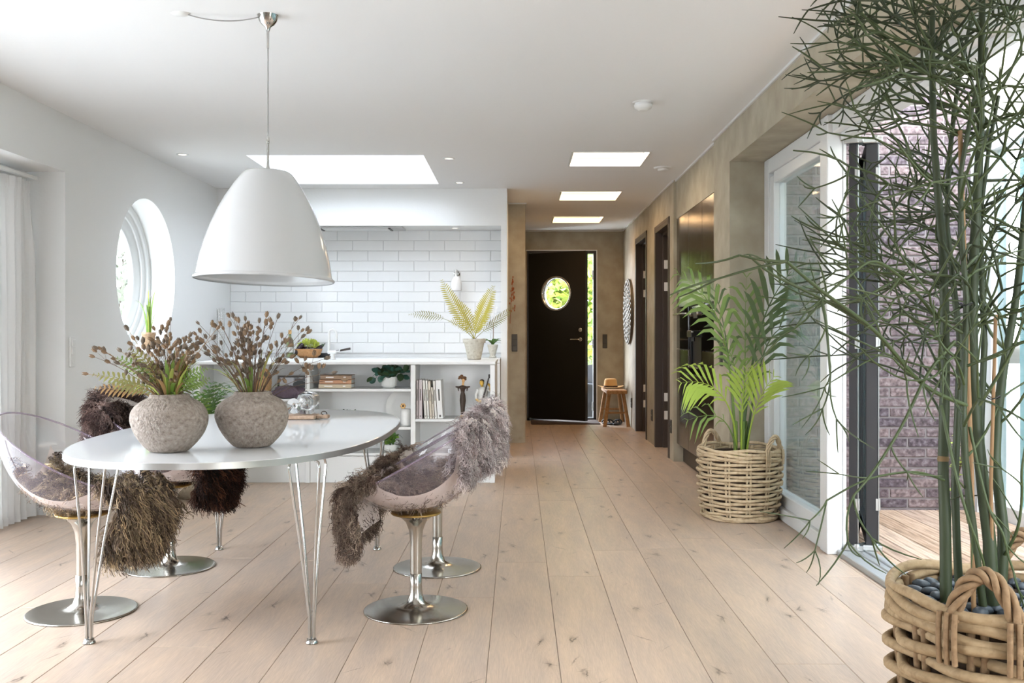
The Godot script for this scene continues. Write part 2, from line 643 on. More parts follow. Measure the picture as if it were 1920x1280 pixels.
# ---------------------------------------------------------------- floor
func plank_texture(seed_n: int) -> ImageTexture:
	var w := 160
	var h := 1280
	var im := Image.create(w, h, false, Image.FORMAT_RGB8)
	var r := RandomNumberGenerator.new()
	r.seed = seed_n
	var a := FastNoiseLite.new()
	a.seed = seed_n
	a.frequency = 1.0
	a.fractal_octaves = 4
	var b := FastNoiseLite.new()
	b.seed = seed_n + 100
	b.frequency = 1.0
	b.fractal_octaves = 3
	var knots := []
	for k in r.randi_range(2, 4):
		knots.append([r.randf_range(0.1, 0.9) * 0.244, r.randf_range(0.08, 1.95), r.randf_range(0.005, 0.012), r.randf_range(-0.9, 0.9)])
	var streaks := []
	for k in r.randi_range(7, 11):
		var an := r.randf_range(-1.3, 1.3)
		var pt := Vector2(r.randf_range(0.08, 0.92) * 0.244, r.randf_range(0.05, 1.95))
		if k < knots.size() * 2:
			pt = Vector2(knots[k / 2][0], knots[k / 2][1]) + Vector2(r.randf_range(-0.012, 0.012), r.randf_range(-0.03, 0.03))
		streaks.append([pt, Vector2(sin(an), cos(an)), r.randf_range(0.014, 0.05), r.randf_range(0.001, 0.0034), r.randf_range(0.14, 0.34)])
	var tone := r.randf_range(-0.025, 0.025)
	var ring_c := r.randf_range(0.06, 0.18)
	var data := PackedByteArray()
	data.resize(w * h * 3)
	var at := 0
	for j in h:
		var y := 2.0 * j / h
		for i in w:
			var x := 0.244 * i / w
			var warp := 0.0
			var dark := 0.0
			for k in knots:
				var dx: float = x - k[0]
				var dy: float = (y - k[1]) * 0.42 + dx * k[3]
				var q: float = (dx * dx + dy * dy) / (k[2] * k[2])
				if q < 30.0:
					warp += 0.014 * exp(-q * 0.12) * signf(dx)
					dark += 0.10 * exp(-q * 1.6) + 0.05 * exp(-q * 0.22)
			for k in streaks:
				var rel: Vector2 = Vector2(x, y) - k[0]
				var al: float = rel.dot(k[1]) / k[2]
				if al * al < 4.0:
					var ac: float = (rel.x * k[1].y - rel.y * k[1].x + a.get_noise_2d(x * 40.0, y * 40.0) * 0.006) / k[3]
					if ac * ac < 9.0:
						dark += k[4] * exp(-ac * ac) * exp(-al * al * 1.3)
			var bend := a.get_noise_2d(x * 3.0, y * 0.9) * 0.06
			var cath := (x - ring_c + warp + bend) * (1.0 + 0.4 * sin(y * 2.1 + seed_n))
			var ring := sin(absf(cath) * 260.0 + a.get_noise_2d(x * 8.0, y * 1.5) * 5.0)
			var fine := b.get_noise_2d((x + warp) * 420.0, y * 9.0)
			var broad := a.get_noise_2d(x * 9.0 + 7.0, y * 1.6)
			var l := 1.0 + tone + ring * 0.012 + fine * 0.085 + broad * 0.075 - dark * 1.6
			data[at] = clampi(int(186.0 * l), 0, 255)
			data[at + 1] = clampi(int(164.0 * (l - 0.012 * broad - 0.05 * dark)), 0, 255)
			data[at + 2] = clampi(int(145.0 * (l - 0.035 * broad - 0.1 * dark)), 0, 255)
			at += 3
	im.set_data(w, h, false, Image.FORMAT_RGB8, data)
	im.generate_mipmaps()
	return ImageTexture.create_from_image(im)

func build_floor() -> void:
	var g := Geo.new()
	g.span(-3.3, 1.80, -0.14, -0.012, -3.2, 13.0)
	g.span(1.80, 2.2, -0.14, -0.012, 6.4, 13.0)
	var fl := struct("floor", g, mat("subfloor", rgb(96, 78, 62), 0.9))
	var mats := []
	for k in 6:
		var m := mat("oak_plank_%d" % k, Color.WHITE, 0.36, 0.0, 0.42)
		m.albedo_texture = plank_texture(50 + k * 13)
		mats.append(m)
	var w := 0.244
	var gap := 0.0012
	var shapes := {}
	var r := RandomNumberGenerator.new()
	r.seed = 5
	var x := -0.105 - w * 13
	while x < 2.1:
		var d := -3.0 - r.randf() * 2.0
		while d < 12.95:
			var d0: float = max(d, -3.0)
			var d1: float = min(d + 2.05, 12.95)
			var x0: float = max(x, -3.25)
			var x1: float = x + w
			if d1 < 6.4:
				x1 = min(x1, 1.64)
			var far_left := x1 < -0.2 and d0 > 9.6
			d += 2.05
			if d1 - d0 < 0.05 or x1 - x0 < 0.02 or far_left or (x1 > 1.75 and d1 < 6.9):
				continue
			if x1 > 1.75:
				d0 = max(d0, 6.42)
			var p := plank_shape(x1 - x0 - gap, d1 - d0 - gap, r.randf() < 0.5, shapes)
			var o := part(fl, "plank", p, mats[r.randi() % 6])
			o.position = P((x0 + x1) / 2, 0, (d0 + d1) / 2)
		x += w

func plank_shape(w: float, l: float, flip: bool, shapes: Dictionary) -> ArrayMesh:
	var key := "%.3f %.3f %s" % [w, l, flip]
	if shapes.has(key):
		return shapes[key]
	var g := Geo.new()
	var hx := w / 2
	var hz := l / 2
	var b := 0.0016
	var f := func(x: float, y: float, z: float, nn: Vector3) -> int:
		var uu := Vector2((x + hx) / 0.244, (z + hz) / 2.05)
		if flip:
			uu = Vector2.ONE - uu
		return g.vert(Vector3(x, y, z), nn, uu)
	var ring := [[-hx, -hz], [hx, -hz], [hx, hz], [-hx, hz]]
	var top := []
	for q in ring:
		top.append(f.call(q[0] - signf(q[0]) * b, 0.0, q[1] - signf(q[1]) * b, Vector3.UP))
	g.tri(top[0], top[1], top[2])
	g.tri(top[0], top[2], top[3])
	for k in 4:
		var q: Array = ring[k]
		var s: Array = ring[(k + 1) % 4]
		var o := Vector3((q[0] + s[0]) / 2.0, 0, (q[1] + s[1]) / 2.0).normalized()
		for lev in [[0.0, b, -b, 0.0], [-b, 0.0, -0.011, 0.0]]:
			var nn: Vector3 = (o + Vector3.UP).normalized() if lev[0] == 0.0 else o
			var a: int = f.call(q[0] - signf(q[0]) * lev[1], lev[0], q[1] - signf(q[1]) * lev[1], nn)
			var c: int = f.call(s[0] - signf(s[0]) * lev[1], lev[0], s[1] - signf(s[1]) * lev[1], nn)
			var e: int = f.call(s[0] - signf(s[0]) * lev[3], lev[2], s[1] - signf(s[1]) * lev[3], nn)
			var h: int = f.call(q[0] - signf(q[0]) * lev[3], lev[2], q[1] - signf(q[1]) * lev[3], nn)
			g.tri(a, c, e)
			g.tri(a, e, h)
	shapes[key] = g.mesh()
	return shapes[key]

# ---------------------------------------------------------------- garden side on the right
func build_right_side() -> void:
	# fixed window at the far end of the recess
	var g := Geo.new()
	g.span(1.60, 1.70, 0.0, 2.248, 6.21, 6.318, 0.004)
	g.span(1.61, 1.69, 0.10, 2.13, 6.12, 6.21, 0.004)
	g.span(1.60, 1.70, 2.15, 2.246, 5.07, 6.21, 0.004)
	g.span(1.61, 1.69, 2.08, 2.15, 5.07, 6.12, 0.004)
	g.span(1.585, 1.70, 0.0, 0.075, 5.07, 6.21, 0.006)
	g.span(1.61, 1.69, 0.075, 0.15, 5.07, 6.12, 0.004)
	var w1 := struct("window_1", g, M.white_frame)
	g = Geo.new()
	g.span(1.645, 1.653, 0.15, 2.08, 5.07, 6.12)
	struct("pane", g, M.tinted_pane, w1)
	g = Geo.new()
	g.span(1.575, 1.655, 0.0, 2.246, 4.95, 5.07, 0.005)
	g.span(1.655, 1.672, 0.02, 2.20, 4.945, 5.02, 0.003)
	struct("post", g, M.white_frame, w1)
	# header, threshold and track of the folding door
	g = Geo.new()
	g.span(1.60, 1.73, 2.15, 2.246, 0.4, 4.95, 0.004)
	g.span(1.64, 1.70, 2.115, 2.15, 0.4, 4.94, 0.002)
	struct("trim_2", g, M.white_frame)
	g = Geo.new()
	g.span(1.625, 1.80, -0.01, 0.028, 0.4, 4.95, 0.004)
	struct("trim_3", g, M.threshold_alu)
	g = Geo.new()
	for x in [1.70, 1.745]:
		g.span(x, x + 0.008, 0.026, 0.036, 0.4, 4.94, 0.002)
	struct("trim_4", g, M.alu)
	# two folded leaves of the door, seen on their edges
	var leaf_len := 0.74
	for k in 2:
		var at: Vector3 = P([1.70, 1.795][k], 0.05, 4.93)
		var turn: float = [-0.37, -0.29][k]
		var dr := thing("folding_door_leaf", ["slim black framed glass folding door leaf nearest the white window post", "outer black framed glass folding door leaf over the wooden deck"][k], "door", at, 0.0, "folded garden door leaves")
		dr.rotation.y = turn
		g = Geo.new()
		var top := 2.05
		var th: float = [0.04, 0.06][k]
		g.span(-th / 2, th / 2, 0, top, 0, 0.075, 0.004)
		g.span(-th / 2, th / 2, 0, top, leaf_len - 0.075, leaf_len, 0.004)
		g.span(-th / 2, th / 2, 0, 0.085, 0.075, leaf_len - 0.075, 0.004)
		g.span(-th / 2, th / 2, top - 0.085, top, 0.075, leaf_len - 0.075, 0.004)
		part(dr, "frame", g, M.frame_black)
		g = Geo.new()
		g.span(-0.012, 0.012, 0.085, top - 0.085, 0.075, leaf_len - 0.075)
		part(dr, "pane", g, M.tinted_pane)
		g = Geo.new()
		g.span(th / 2, th / 2 + 0.006, 0.01, top - 0.01, 0.004, 0.03, 0.002)
		part(dr, "seal_strip", g, M.alu)
		for y in [-0.022, top - 0.008]:
			g = Geo.new()
			g.span(-0.045, 0.05, y, y + 0.028, -0.03, 0.06, 0.004)
			g.t = Transform3D(Basis.IDENTITY, Vector3(0.02, y + 0.012, 0.015))
			g.lathe([Vector2(0, -0.012), Vector2(0.016, -0.012), Vector2(0.016, 0.024), Vector2(0, 0.024)], 12)
			part(dr, "roller", g, M.alu)
		for y in [0.18, 1.0, 1.86]:
			g = Geo.new()
			g.tube([Vector3(th / 2 + 0.006, y, -0.008), Vector3(th / 2 + 0.006, y + 0.06, -0.008)], 0.006, 8)
			g.span(th / 2 - 0.012, th / 2 + 0.002, y, y + 0.06, -0.006, 0.004, 0.001)
			part(dr, "hinge", g, M.alu)
	# deck boards
	g = Geo.new()
	g.span(1.80, 3.05, -0.16, -0.075, -1.0, 6.4)
	var deck := struct("ground_deck", g, mat("joist", rgb(70, 58, 48), 0.9))
	var bm := {}
	for k in 9:
		for j in 3:
			var L := 2.45
			if not bm.has(L):
				var bg := Geo.new()
				bg.box(Vector3.ZERO, Vector3(0.128, 0.028, L - 0.004), 0.003)
				for gr in 4:
					bg.box(Vector3(-0.04 + gr * 0.026, 0.0142, 0), Vector3(0.006, 0.001, L - 0.02))
				bm[L] = bg.mesh()
			var o := part(deck, "deck_board", bm[L], M["deck%d" % ((k * 3 + j * 2) % 4)])
			o.position = P(1.875 + k * 0.134, -0.045, -0.95 + L * (j + 0.5))
	# brick wall across the end of the deck
	g = Geo.new()
	g.span(1.735, 3.2, -0.2, 2.95, 6.412, 6.52)
	var bw := struct("wall_brick", g, M.mortar)
	var brick := {}
	for row in 43:
		var x := 1.735 - (0.12 if row % 2 == 1 else 0.0)
		while x < 3.1:
			var x0: float = max(x, 1.737)
			var x1: float = min(x + 0.228, 3.12)
			x += 0.24
			if x1 - x0 < 0.03:
				continue
			var key := "%.3f" % (x1 - x0)
			if not brick.has(key):
				brick[key] = box_geo(Vector3(x1 - x0, 0.054, 0.1), 0.0035).mesh()
			var o := part(bw, "brick", brick[key], M["brick%d" % (rng.randi() % 4)])
			o.position = P((x0 + x1) / 2, -0.055 + row * 0.0665, 6.452 + rng.randf_range(-0.002, 0.002))
			o.rotation = Vector3(rng.randf_range(-0.01, 0.01), rng.randf_range(-0.008, 0.008), rng.randf_range(-0.006, 0.006))
	# eaves above the folding door, outside
	g = Geo.new()
	g.span(1.735, 2.25, 2.52, 2.64, -1.0, 6.41)
	struct("roof_eaves", g, M.white_frame)
	# glazed wall of the other wing across the deck
	g = Geo.new()
	for d in [6.3, 5.2, 4.1, 3.0, 1.9, 0.8]:
		g.span(3.02, 3.12, -0.1, 2.45, d - 0.1, d, 0.004)
	g.span(3.02, 3.12, -0.1, 0.06, 0.7, 6.3, 0.004)
	g.span(3.02, 3.12, 2.3, 2.45, 0.7, 6.3, 0.004)
	g.span(2.98, 3.06, -0.1, 2.45, 6.30, 6.40, 0.004)
	var ow := struct("window_opposite", g, M.white_frame)
	for k in 5:
		g = Geo.new()
		g.span(3.06, 3.068, 0.06, 2.3, 5.2 - k * 1.1, 6.2 - k * 1.1)
		struct("pane", g, M.tinted_pane, ow)
	g = Geo.new()
	g.span(3.05, 3.3, 2.45, 3.2, -1.0, 6.5)
	g.span(3.9, 4.0, -0.1, 3.2, -1.0, 6.5)
	struct("wall_opposite", g, mat("cream_paint", rgb(224, 214, 192), 0.8))
	var drape := Geo.new()
	drape.grid(260, 2, func(u, w):
		return Vector3(3.22 + 0.035 * sin(u * 230.0) + 0.012 * sin(u * 97.0), lerpf(0.02, 2.28, w), -lerpf(0.8, 6.2, u)))
	solo("teal_curtain", drape, mat("teal_cloth", rgb(158, 198, 200), 0.9), "pale teal pleated curtain behind the glazing across the deck", "curtain")

# ---------------------------------------------------------------- left side: curtain bay and round window
func build_left_side() -> void:
	var g := Geo.new()
	for d in [2.04, 3.8, 5.56]:
		g.span(-3.16, -3.08, 0, 2.13, d - 0.045, d + 0.045, 0.004)
	g.span(-3.16, -3.08, 2.04, 2.13, 2.0, 5.6, 0.004)
	g.span(-3.16, -3.08, 0.0, 0.09, 2.0, 5.6, 0.004)
	var w := struct("window_2", g, M.white_frame)
	for k in 2:
		g = Geo.new()
		g.span(-3.124, -3.116, 0.09, 2.04, [2.085, 3.845][k], [3.755, 5.515][k])
		struct("pane", g, M.pane, w)
	g = Geo.new()
	g.span(-3.2, -3.06, 0, 2.135, 5.605, 6.04)
	struct("wall_left_infill", g, M.white_paint)
	# sheer curtain: pleats gathered by the heading tape and hanging in soft folds
	var d0 := 4.35
	var d1 := 5.93
	var c := thing("sheer_curtain", "white sheer pleated curtain hanging in the bay of the left wall", "curtain")
	var drop := func(u, y):
		var e: float = 1.0 - y
		var ph: float = u * 142.0
		var amp: float = lerpf(0.016, 0.034, clampf(e * 3.0, 0, 1)) * (0.75 + 0.35 * sin(u * 37.0))
		var fold: float = sin(ph + 1.3 * sin(u * 23.0) + 0.25 * sin(y * 5.0 + u * 20.0))
		fold = signf(fold) * pow(absf(fold), 0.8)
		var wide: float = lerpf(0.0, 0.06, smoothstep(0.0, 0.25, e)) - 0.015 * e
		var pinch: float = 0.008 * sin(ph * 3.0) * exp(-e * 14.0)
		return Vector3(-2.985 + fold * amp + pinch + 0.012 * sin(u * 31.0 + e * 2.0), 0.012 + (2.055 - 0.012) * y, -(lerpf(d0, d1, u) + (wide if u > 0.9 else 0.0) * (u - 0.9) * 10.0 + 0.01 * cos(ph)))
	g = Geo.new()
	g.grid(520, 26, drop)
	part(c, "cloth", g, M.sheer)
	g = Geo.new()
	g.grid(520, 2, func(u, y):
		return drop.call(u, 0.965 + 0.035 * y) + Vector3(0.004, 0, 0))
	part(c, "heading_tape", g, M.sheer)
	g = Geo.new()
	g.grid(520, 1, func(u, y):
		return drop.call(u, 0.024 * y) + Vector3(0.004, 0, 0))
	part(c, "hem", g, M.sheer)
	g = Geo.new()
	g.span(-3.0, -2.97, 2.075, 2.10, 2.05, 6.0, 0.004)
	g.span(-2.995, -2.975, 2.10, 2.135, 2.4, 2.43)
	g.span(-2.995, -2.975, 2.10, 2.135, 5.0, 5.03)
	solo("curtain_rail", g, M.white_plastic, "thin white rail that carries the sheer curtain", "rail")
	# round window
	var rw := thing("window_round", "round white framed window in the deep opening of the left wall", "window", P(-2.82, 1.57, 7.385))
	rw.set_meta("kind", "structure")
	g = Geo.new()
	g.t = Transform3D(Basis(Vector3.BACK, PI / 2), Vector3.ZERO)
	g.lathe([Vector2(0.60, 0.20), Vector2(0.545, 0.20), Vector2(0.535, 0.208), Vector2(0.53, 0.225), Vector2(0.495, 0.228), Vector2(0.49, 0.236), Vector2(0.488, 0.25), Vector2(0.46, 0.253), Vector2(0.452, 0.27), Vector2(0.428, 0.275), Vector2(0.42, 0.285), Vector2(0.42, 0.32), Vector2(0.60, 0.32)], 96)
	part(rw, "frame", g, M.white_frame)
	g = Geo.new()
	g.t = Transform3D(Basis(Vector3.BACK, PI / 2), Vector3.ZERO)
	g.lathe([Vector2(0.435, 0.295), Vector2(0.0, 0.295)], 64)
	part(rw, "pane", g, M.pane)
	# grasses in a clay pot standing in the round opening
	var pot := thing("clay_pot", "clay pot of grass standing in the round window opening", "plant pot", P(-2.875, 1.017, 7.55))
	g = Geo.new()
	g.lathe([Vector2(0, 0.0), Vector2(0.038, 0.0), Vector2(0.045, 0.04), Vector2(0.05, 0.10), Vector2(0.054, 0.102), Vector2(0.054, 0.125), Vector2(0.048, 0.125), Vector2(0.046, 0.10), Vector2(0, 0.10)], 24)
	part(pot, "pot", g, M.terracotta_old)
	for k in 14:
		g = Geo.new()
		var a := rng.randf() * TAU
		var lean := rng.randf_range(0.02, 0.10)
		var h := rng.randf_range(0.18, 0.42)
		var o := Vector3(cos(a), 0, sin(a))
		var pts := bez(Vector3(0, 0.10, 0) + o * 0.02, Vector3(0, 0.10 + h * 0.5, 0) + o * 0.02, Vector3(0, 0.10 + h * 0.95, 0) + o * lean * 0.6, Vector3(0, 0.10 + h * rng.randf_range(0.7, 1.0), 0) + o * lean * 1.4, 7)
		var ws := []
		for i in 8:
			ws.append(0.006 * (1.0 - pow(i / 7.0, 2.0)) + 0.0006)
		g.blade(pts, ws, o.cross(Vector3.UP), 0.3)
		part(pot, "grass_blade", g, M.grass_leaf if k % 3 > 0 else M.pale_leaf)

# ---------------------------------------------------------------- kitchen wall
func build_kitchen_wall() -> void:
	var g := Geo.new()
	g.span(-2.82, -0.164, 0.90, 2.143, 9.505, 9.515)
	var tw := struct("wall_tiles", g, M.grout)
	var shapes := {}
	for row in 13:
		var y := 0.945 + row * 0.1
		var x := -2.82 - (0.15 if row % 2 == 1 else 0.0)
		while x < -0.165:
			var x0: float = max(x, -2.818)
			var x1: float = min(x + 0.297, -0.166)
			x += 0.30
			var y1: float = min(y + 0.097, 2.141)
			if x1 - x0 < 0.02 or y1 - y < 0.01:
				continue
			var key := "%.3f %.3f" % [x1 - x0, y1 - y]
			if not shapes.has(key):
				var t := Geo.new()
				t.box(Vector3.ZERO, Vector3(x1 - x0 + 0.0015, y1 - y + 0.0015, 0.009), 0.0005)
				t.box(Vector3(0, 0, 0.003), Vector3(x1 - x0 - 0.001, y1 - y - 0.001, 0.008), 0.003)
				shapes[key] = t.mesh()
			var o := part(tw, "tile", shapes[key], M.tile_white)
			o.position = P((x0 + x1) / 2, (y + y1) / 2, 9.5 + rng.randf_range(-0.0005, 0.0005))
			o.rotation = Vector3(rng.randf_range(-0.006, 0.006), rng.randf_range(-0.003, 0.003), 0)
	# extractor slot under the bulkhead
	var hood := thing("extractor_hood", "flat built-in extractor panel under the white bulkhead", "extractor hood", P(-1.55, 2.143, 9.28))
	g = Geo.new()
	g.box(Vector3(0, -0.006, 0), Vector3(0.92, 0.012, 0.30), 0.003)
	part(hood, "panel", g, M.alu)
	g = Geo.new()
	g.box(Vector3(0, -0.014, 0), Vector3(0.62, 0.006, 0.22), 0.002)
	part(hood, "filter", g, M.white_frame)
	for x in [-0.33, 0.33]:
		g = Geo.new()
		g.box(Vector3(x, -0.0145, 0), Vector3(0.02, 0.008, 0.22), 0.001)
		part(hood, "slot", g, M.black_plastic)
	# base units and worktop against the tiles
	for k in 4:
		var x0 := -2.815 + k * 0.65
		var u := thing("base_unit", ["white base unit under the tiles nearest the round window", "white base unit under the tiles, second from the left wall", "white base unit under the tiles, third from the left wall", "white base unit under the tiles beside the partition end"][k], "cabinet", P(x0 + 0.325, 0, 9.2), 0.0, "base units along the tiled wall")
		g = Geo.new()
		g.box(Vector3(0, 0.48, 0), Vector3(0.645, 0.76, 0.56), 0.002)
		g.box(Vector3(0, 0.05, -0.03), Vector3(0.645, 0.1, 0.5))
		part(u, "body", g, M.white_lacquer)
		g = Geo.new()
		g.box(Vector3(0, 0.49, 0.29), Vector3(0.64, 0.75, 0.02), 0.002)
		part(u, "door", g, M.white_lacquer)
	g = Geo.new()
	g.span(-2.815, -0.168, 0.865, 0.905, 8.88, 9.49, 0.003)
	solo("kitchen_worktop", g, M.white_lacquer, "long white worktop running along the tiled kitchen wall", "worktop")
	g = Geo.new()
	g.span(-0.205, -0.168, 0.0, 0.862, 8.88, 9.48, 0.003)
	solo("end_panel", g, M.white_lacquer, "white end panel of the kitchen run beside the partition", "panel")

# ---------------------------------------------------------------- hall
func build_hall() -> void:
	# tall steel cabinets flush with the wall, 0.59 m modules
	var labels := ["brushed steel tall cabinet beside the open doorway", "brushed steel tall cabinet holding the coffee machine", "brushed steel tall cabinet nearest the potted palm"]
	for k in 3:
		var d1 := 8.6 - k * 0.59
		var d0 := d1 - 0.59
		var cb := thing("tall_cabinet", labels[k], "cabinet", P(1.40, 0, (d0 + d1) / 2), 0.0, "tall steel cabinets")
		var g := Geo.new()
		var face := func(y0: float, y1: float, gg: Geo):
			gg.box(Vector3(0.014, (y0 + y1) / 2, 0), Vector3(0.022, y1 - y0 - 0.006, 0.582), 0.0015)
		g.box(Vector3(0.32, 1.14, 0), Vector3(0.58, 2.0, 0.588))
		part(cb, "body", g, M.black_plastic)
		g = Geo.new()
		face.call(0.16, 0.80, g)
		part(cb, "lower_door", g, M.brushed_steel)
		g = Geo.new()
		face.call(1.36, 2.145, g)
		part(cb, "upper_door", g, M.brushed_steel)
		g = Geo.new()
		g.box(Vector3(0.09, 0.08, 0), Vector3(0.06, 0.155, 0.588), 0.001)
		part(cb, "plinth", g, M.dark_steel)
		if k == 1:
			g = Geo.new()
			g.box(Vector3(0.02, 1.25, 0), Vector3(0.02, 0.21, 0.575), 0.003)
			g.box(Vector3(0.02, 0.83, 0), Vector3(0.02, 0.05, 0.575), 0.003)
			for s in [-1, 1]:
				g.box(Vector3(0.02, 1.0, s * 0.26), Vector3(0.02, 0.30, 0.055), 0.003)
			part(cb, "machine_front", g, M.black_glass)
			g = Geo.new()
			g.box(Vector3(0.16, 1.0, 0), Vector3(0.02, 0.30, 0.47))
			part(cb, "machine_niche", g, M.dark_steel)
			g = Geo.new()
			g.box(Vector3(0.0, 1.13, 0.0), Vector3(0.09, 0.055, 0.2), 0.006)
			for s in [-1, 1]:
				g.tube([Vector3(-0.01, 1.11, s * 0.03), Vector3(-0.01, 1.07, s * 0.03)], 0.009, 10)
			part(cb, "spout", g, M.black_plastic)
			g = Geo.new()
			g.box(Vector3(-0.034, 1.145, 0.0), Vector3(0.018, 0.012, 0.21), 0.003)
			part(cb, "spout_trim", g, M.chrome)
			g = Geo.new()
			g.box(Vector3(0.008, 1.29, 0.0), Vector3(0.006, 0.07, 0.16), 0.002)
			part(cb, "display", g, M.black_plastic)
			for s in [-1, 1]:
				g = Geo.new()
				g.t = Transform3D(Basis(Vector3.BACK, PI / 2), Vector3(0.01, 1.29, s * 0.16))
				g.lathe([Vector2(0.018, 0), Vector2(0.018, 0.02), Vector2(0.014, 0.024), Vector2(0, 0.024)], 20)
				part(cb, "dial", g, M.chrome)
			g = Geo.new()
			g.box(Vector3(0.04, 0.862, 0), Vector3(0.12, 0.012, 0.4), 0.002)
			part(cb, "drip_tray", g, M.steel)
		else:
			g = Geo.new()
			g.box(Vector3(0.012, 1.18, 0), Vector3(0.02, 0.355, 0.58), 0.003)
			part(cb, "oven_door", g, M.black_glass)
			g = Geo.new()
			g.box(Vector3(0.012, 0.90, 0), Vector3(0.02, 0.19, 0.58), 0.003)
			part(cb, "warming_drawer", g, M.brushed_steel)
			g = Geo.new()
			g.box(Vector3(-0.002, 1.335, 0), Vector3(0.004, 0.025, 0.2), 0.001)
			part(cb, "display", g, M.black_plastic)
			g = Geo.new()
			g.tube([Vector3(0.0, 1.30, -0.24), Vector3(-0.035, 1.30, -0.24), Vector3(-0.035, 1.30, 0.24), Vector3(0.0, 1.30, 0.24)], 0.007, 8)
			part(cb, "handle", g, M.steel)
	# dark linings of the two doorways on the right, with the leftover hinges
	for dk in 2:
		var d0: float = [8.85, 10.41][dk]
		var d1: float = [9.73, 11.34][dk]
		var top: float = [2.17, 2.21][dk]
		var g := Geo.new()
		for d in [d0, d1 - 0.035]:
			g.span(1.366, 1.53, 0, top, d, d + 0.035, 0.002)
		g.span(1.366, 1.53, top - 0.035, top, d0, d1, 0.002)
		for s in [[d0 - 0.03, d0], [d1, d1 + 0.03]]:
			g.span(1.366, 1.375, 0, top + 0.03, s[0], s[1], 0.001)
		g.span(1.366, 1.375, top, top + 0.03, d0 - 0.03, d1 + 0.03, 0.001)
		g.span(1.44, 1.53, 0, top - 0.035, d1 - 0.06, d1 - 0.035, 0.002)
		g.span(1.44, 1.53, top - 0.06, top - 0.035, d0, d1 - 0.035)
		var dr := struct("door_%d" % (dk + 2), g, M.dark_wood)
		for y in [0.28, 0.46, 1.56, 1.78]:
			g = Geo.new()
			g.span(1.452, 1.490, y, y + 0.085, d1 - 0.066, d1 - 0.058, 0.002)
			g.tube([P(1.492, y, d1 - 0.064), P(1.492, y + 0.085, d1 - 0.064)], 0.008, 8)
			struct("hinge", g, M.white_plastic, dr)
		# the door of each room stands folded back into the dark room behind
		g = Geo.new()
		g.span(1.535, 2.04, 0.01, top - 0.04, d1 + 0.0, d1 + 0.04, 0.003)
		struct("door_leaf", g, M.frame_black if dk == 1 else M.dark_wood, dr)
	# front door: dark frame, leaf swung about 34 degrees into the hall
	var g := Geo.new()
	g.span(0.112, 0.15, 0, 2.226, 12.735, 12.88, 0.002)
	g.span(0.984, 1.022, 0, 2.226, 12.735, 12.88, 0.002)
	g.span(0.15, 0.984, 2.19, 2.226, 12.735, 12.88, 0.002)
	g.span(0.112, 1.022, 0.0, 0.03, 12.735, 12.95, 0.002)
	var d1s := struct("door_1", g, M.frame_black)
	g = Geo.new()
	g.span(1.022, 1.034, 0, 2.238, 12.728, 12.741)
	g.span(0.10, 1.034, 2.226, 2.238, 12.728, 12.741)
	struct("casing", g, M.white_frame, d1s)
	var leaf := Node3D.new()
	leaf.name = "leaf"
	d1s.add_child(leaf)
	leaf.position = P(0.152, 0.035, 12.735)
	leaf.rotation.y = -deg_to_rad(33.5)
	# slab with a round opening
	var L := 0.85
	var H := 2.15
	g = Geo.new()
	var ctr := Vector2(L * 0.4926, 1.62)
	var R := 0.205
	var s := 0.24
	var at := func(u, w, h): return Vector3(u, w, h)
	g.plate([0.0, ctr.x - s, ctr.x + s, L], [0.0, ctr.y - s, ctr.y + s, H], [[ctr.x - s, ctr.x + s, ctr.y - s, ctr.y + s]], -0.03, 0.03, at)
	for k in 64:
		var q := []
		for kk in [k, k + 1]:
			var a: float = TAU * kk / 64 + PI / 4.0
			var dir := Vector2(cos(a), sin(a))
			q.append([ctr + dir * R, ctr + dir * (s / max(absf(dir.x), absf(dir.y))), dir])
		for h in [-0.03, 0.03]:
			g.quad(at.call(q[0][0].x, q[0][0].y, h), at.call(q[1][0].x, q[1][0].y, h), at.call(q[1][1].x, q[1][1].y, h), at.call(q[0][1].x, q[0][1].y, h), Vector3(0, 0, signf(h)))
		g.quad(at.call(q[0][0].x, q[0][0].y, -0.03), at.call(q[1][0].x, q[1][0].y, -0.03), at.call(q[1][0].x, q[1][0].y, 0.03), at.call(q[0][0].x, q[0][0].y, 0.03), -Vector3(q[0][2].x, q[0][2].y, 0))
	var slab := part(leaf, "slab", g, M.door_black)
	slab.set_meta("label", "black door slab with a round porthole")
	g = Geo.new()
	g.t = Transform3D(Basis(Vector3.RIGHT, PI / 2), Vector3(ctr.x, ctr.y, 0))
	g.lathe([Vector2(0.20, -0.045), Vector2(0.222, -0.045), Vector2(0.226, 0.034), Vector2(0.222, 0.042), Vector2(0.205, 0.042), Vector2(0.196, 0.03), Vector2(0.19, 0.0), Vector2(0.196, -0.03), Vector2(0.20, -0.045)], 48)
	part(leaf, "porthole_ring", g, M.steel)
	g = Geo.new()
	g.t = Transform3D(Basis(Vector3.RIGHT, PI / 2), Vector3(ctr.x, ctr.y, 0))
	g.lathe([Vector2(0.20, 0.0), Vector2(0, 0.0)], 40)
	part(leaf, "porthole_pane", g, M.pane)
	g = Geo.new()
	g.t = Transform3D(Basis(Vector3.RIGHT, PI / 2), Vector3(L - 0.07, 1.03, 0.03))
	g.lathe([Vector2(0.026, 0), Vector2(0.026, 0.006), Vector2(0.022, 0.009), Vector2(0, 0.009)], 20)
	g.t = Transform3D.IDENTITY
	g.tube([Vector3(L - 0.07, 1.03, 0.035), Vector3(L - 0.07, 1.03, 0.07), Vector3(L - 0.085, 1.03, 0.078), Vector3(L - 0.19, 1.03, 0.078)], 0.009, 10)
	part(leaf, "handle", g, M.steel)
	g = Geo.new()
	g.t = Transform3D(Basis(Vector3.RIGHT, PI / 2), Vector3(L - 0.07, 1.15, 0.03))
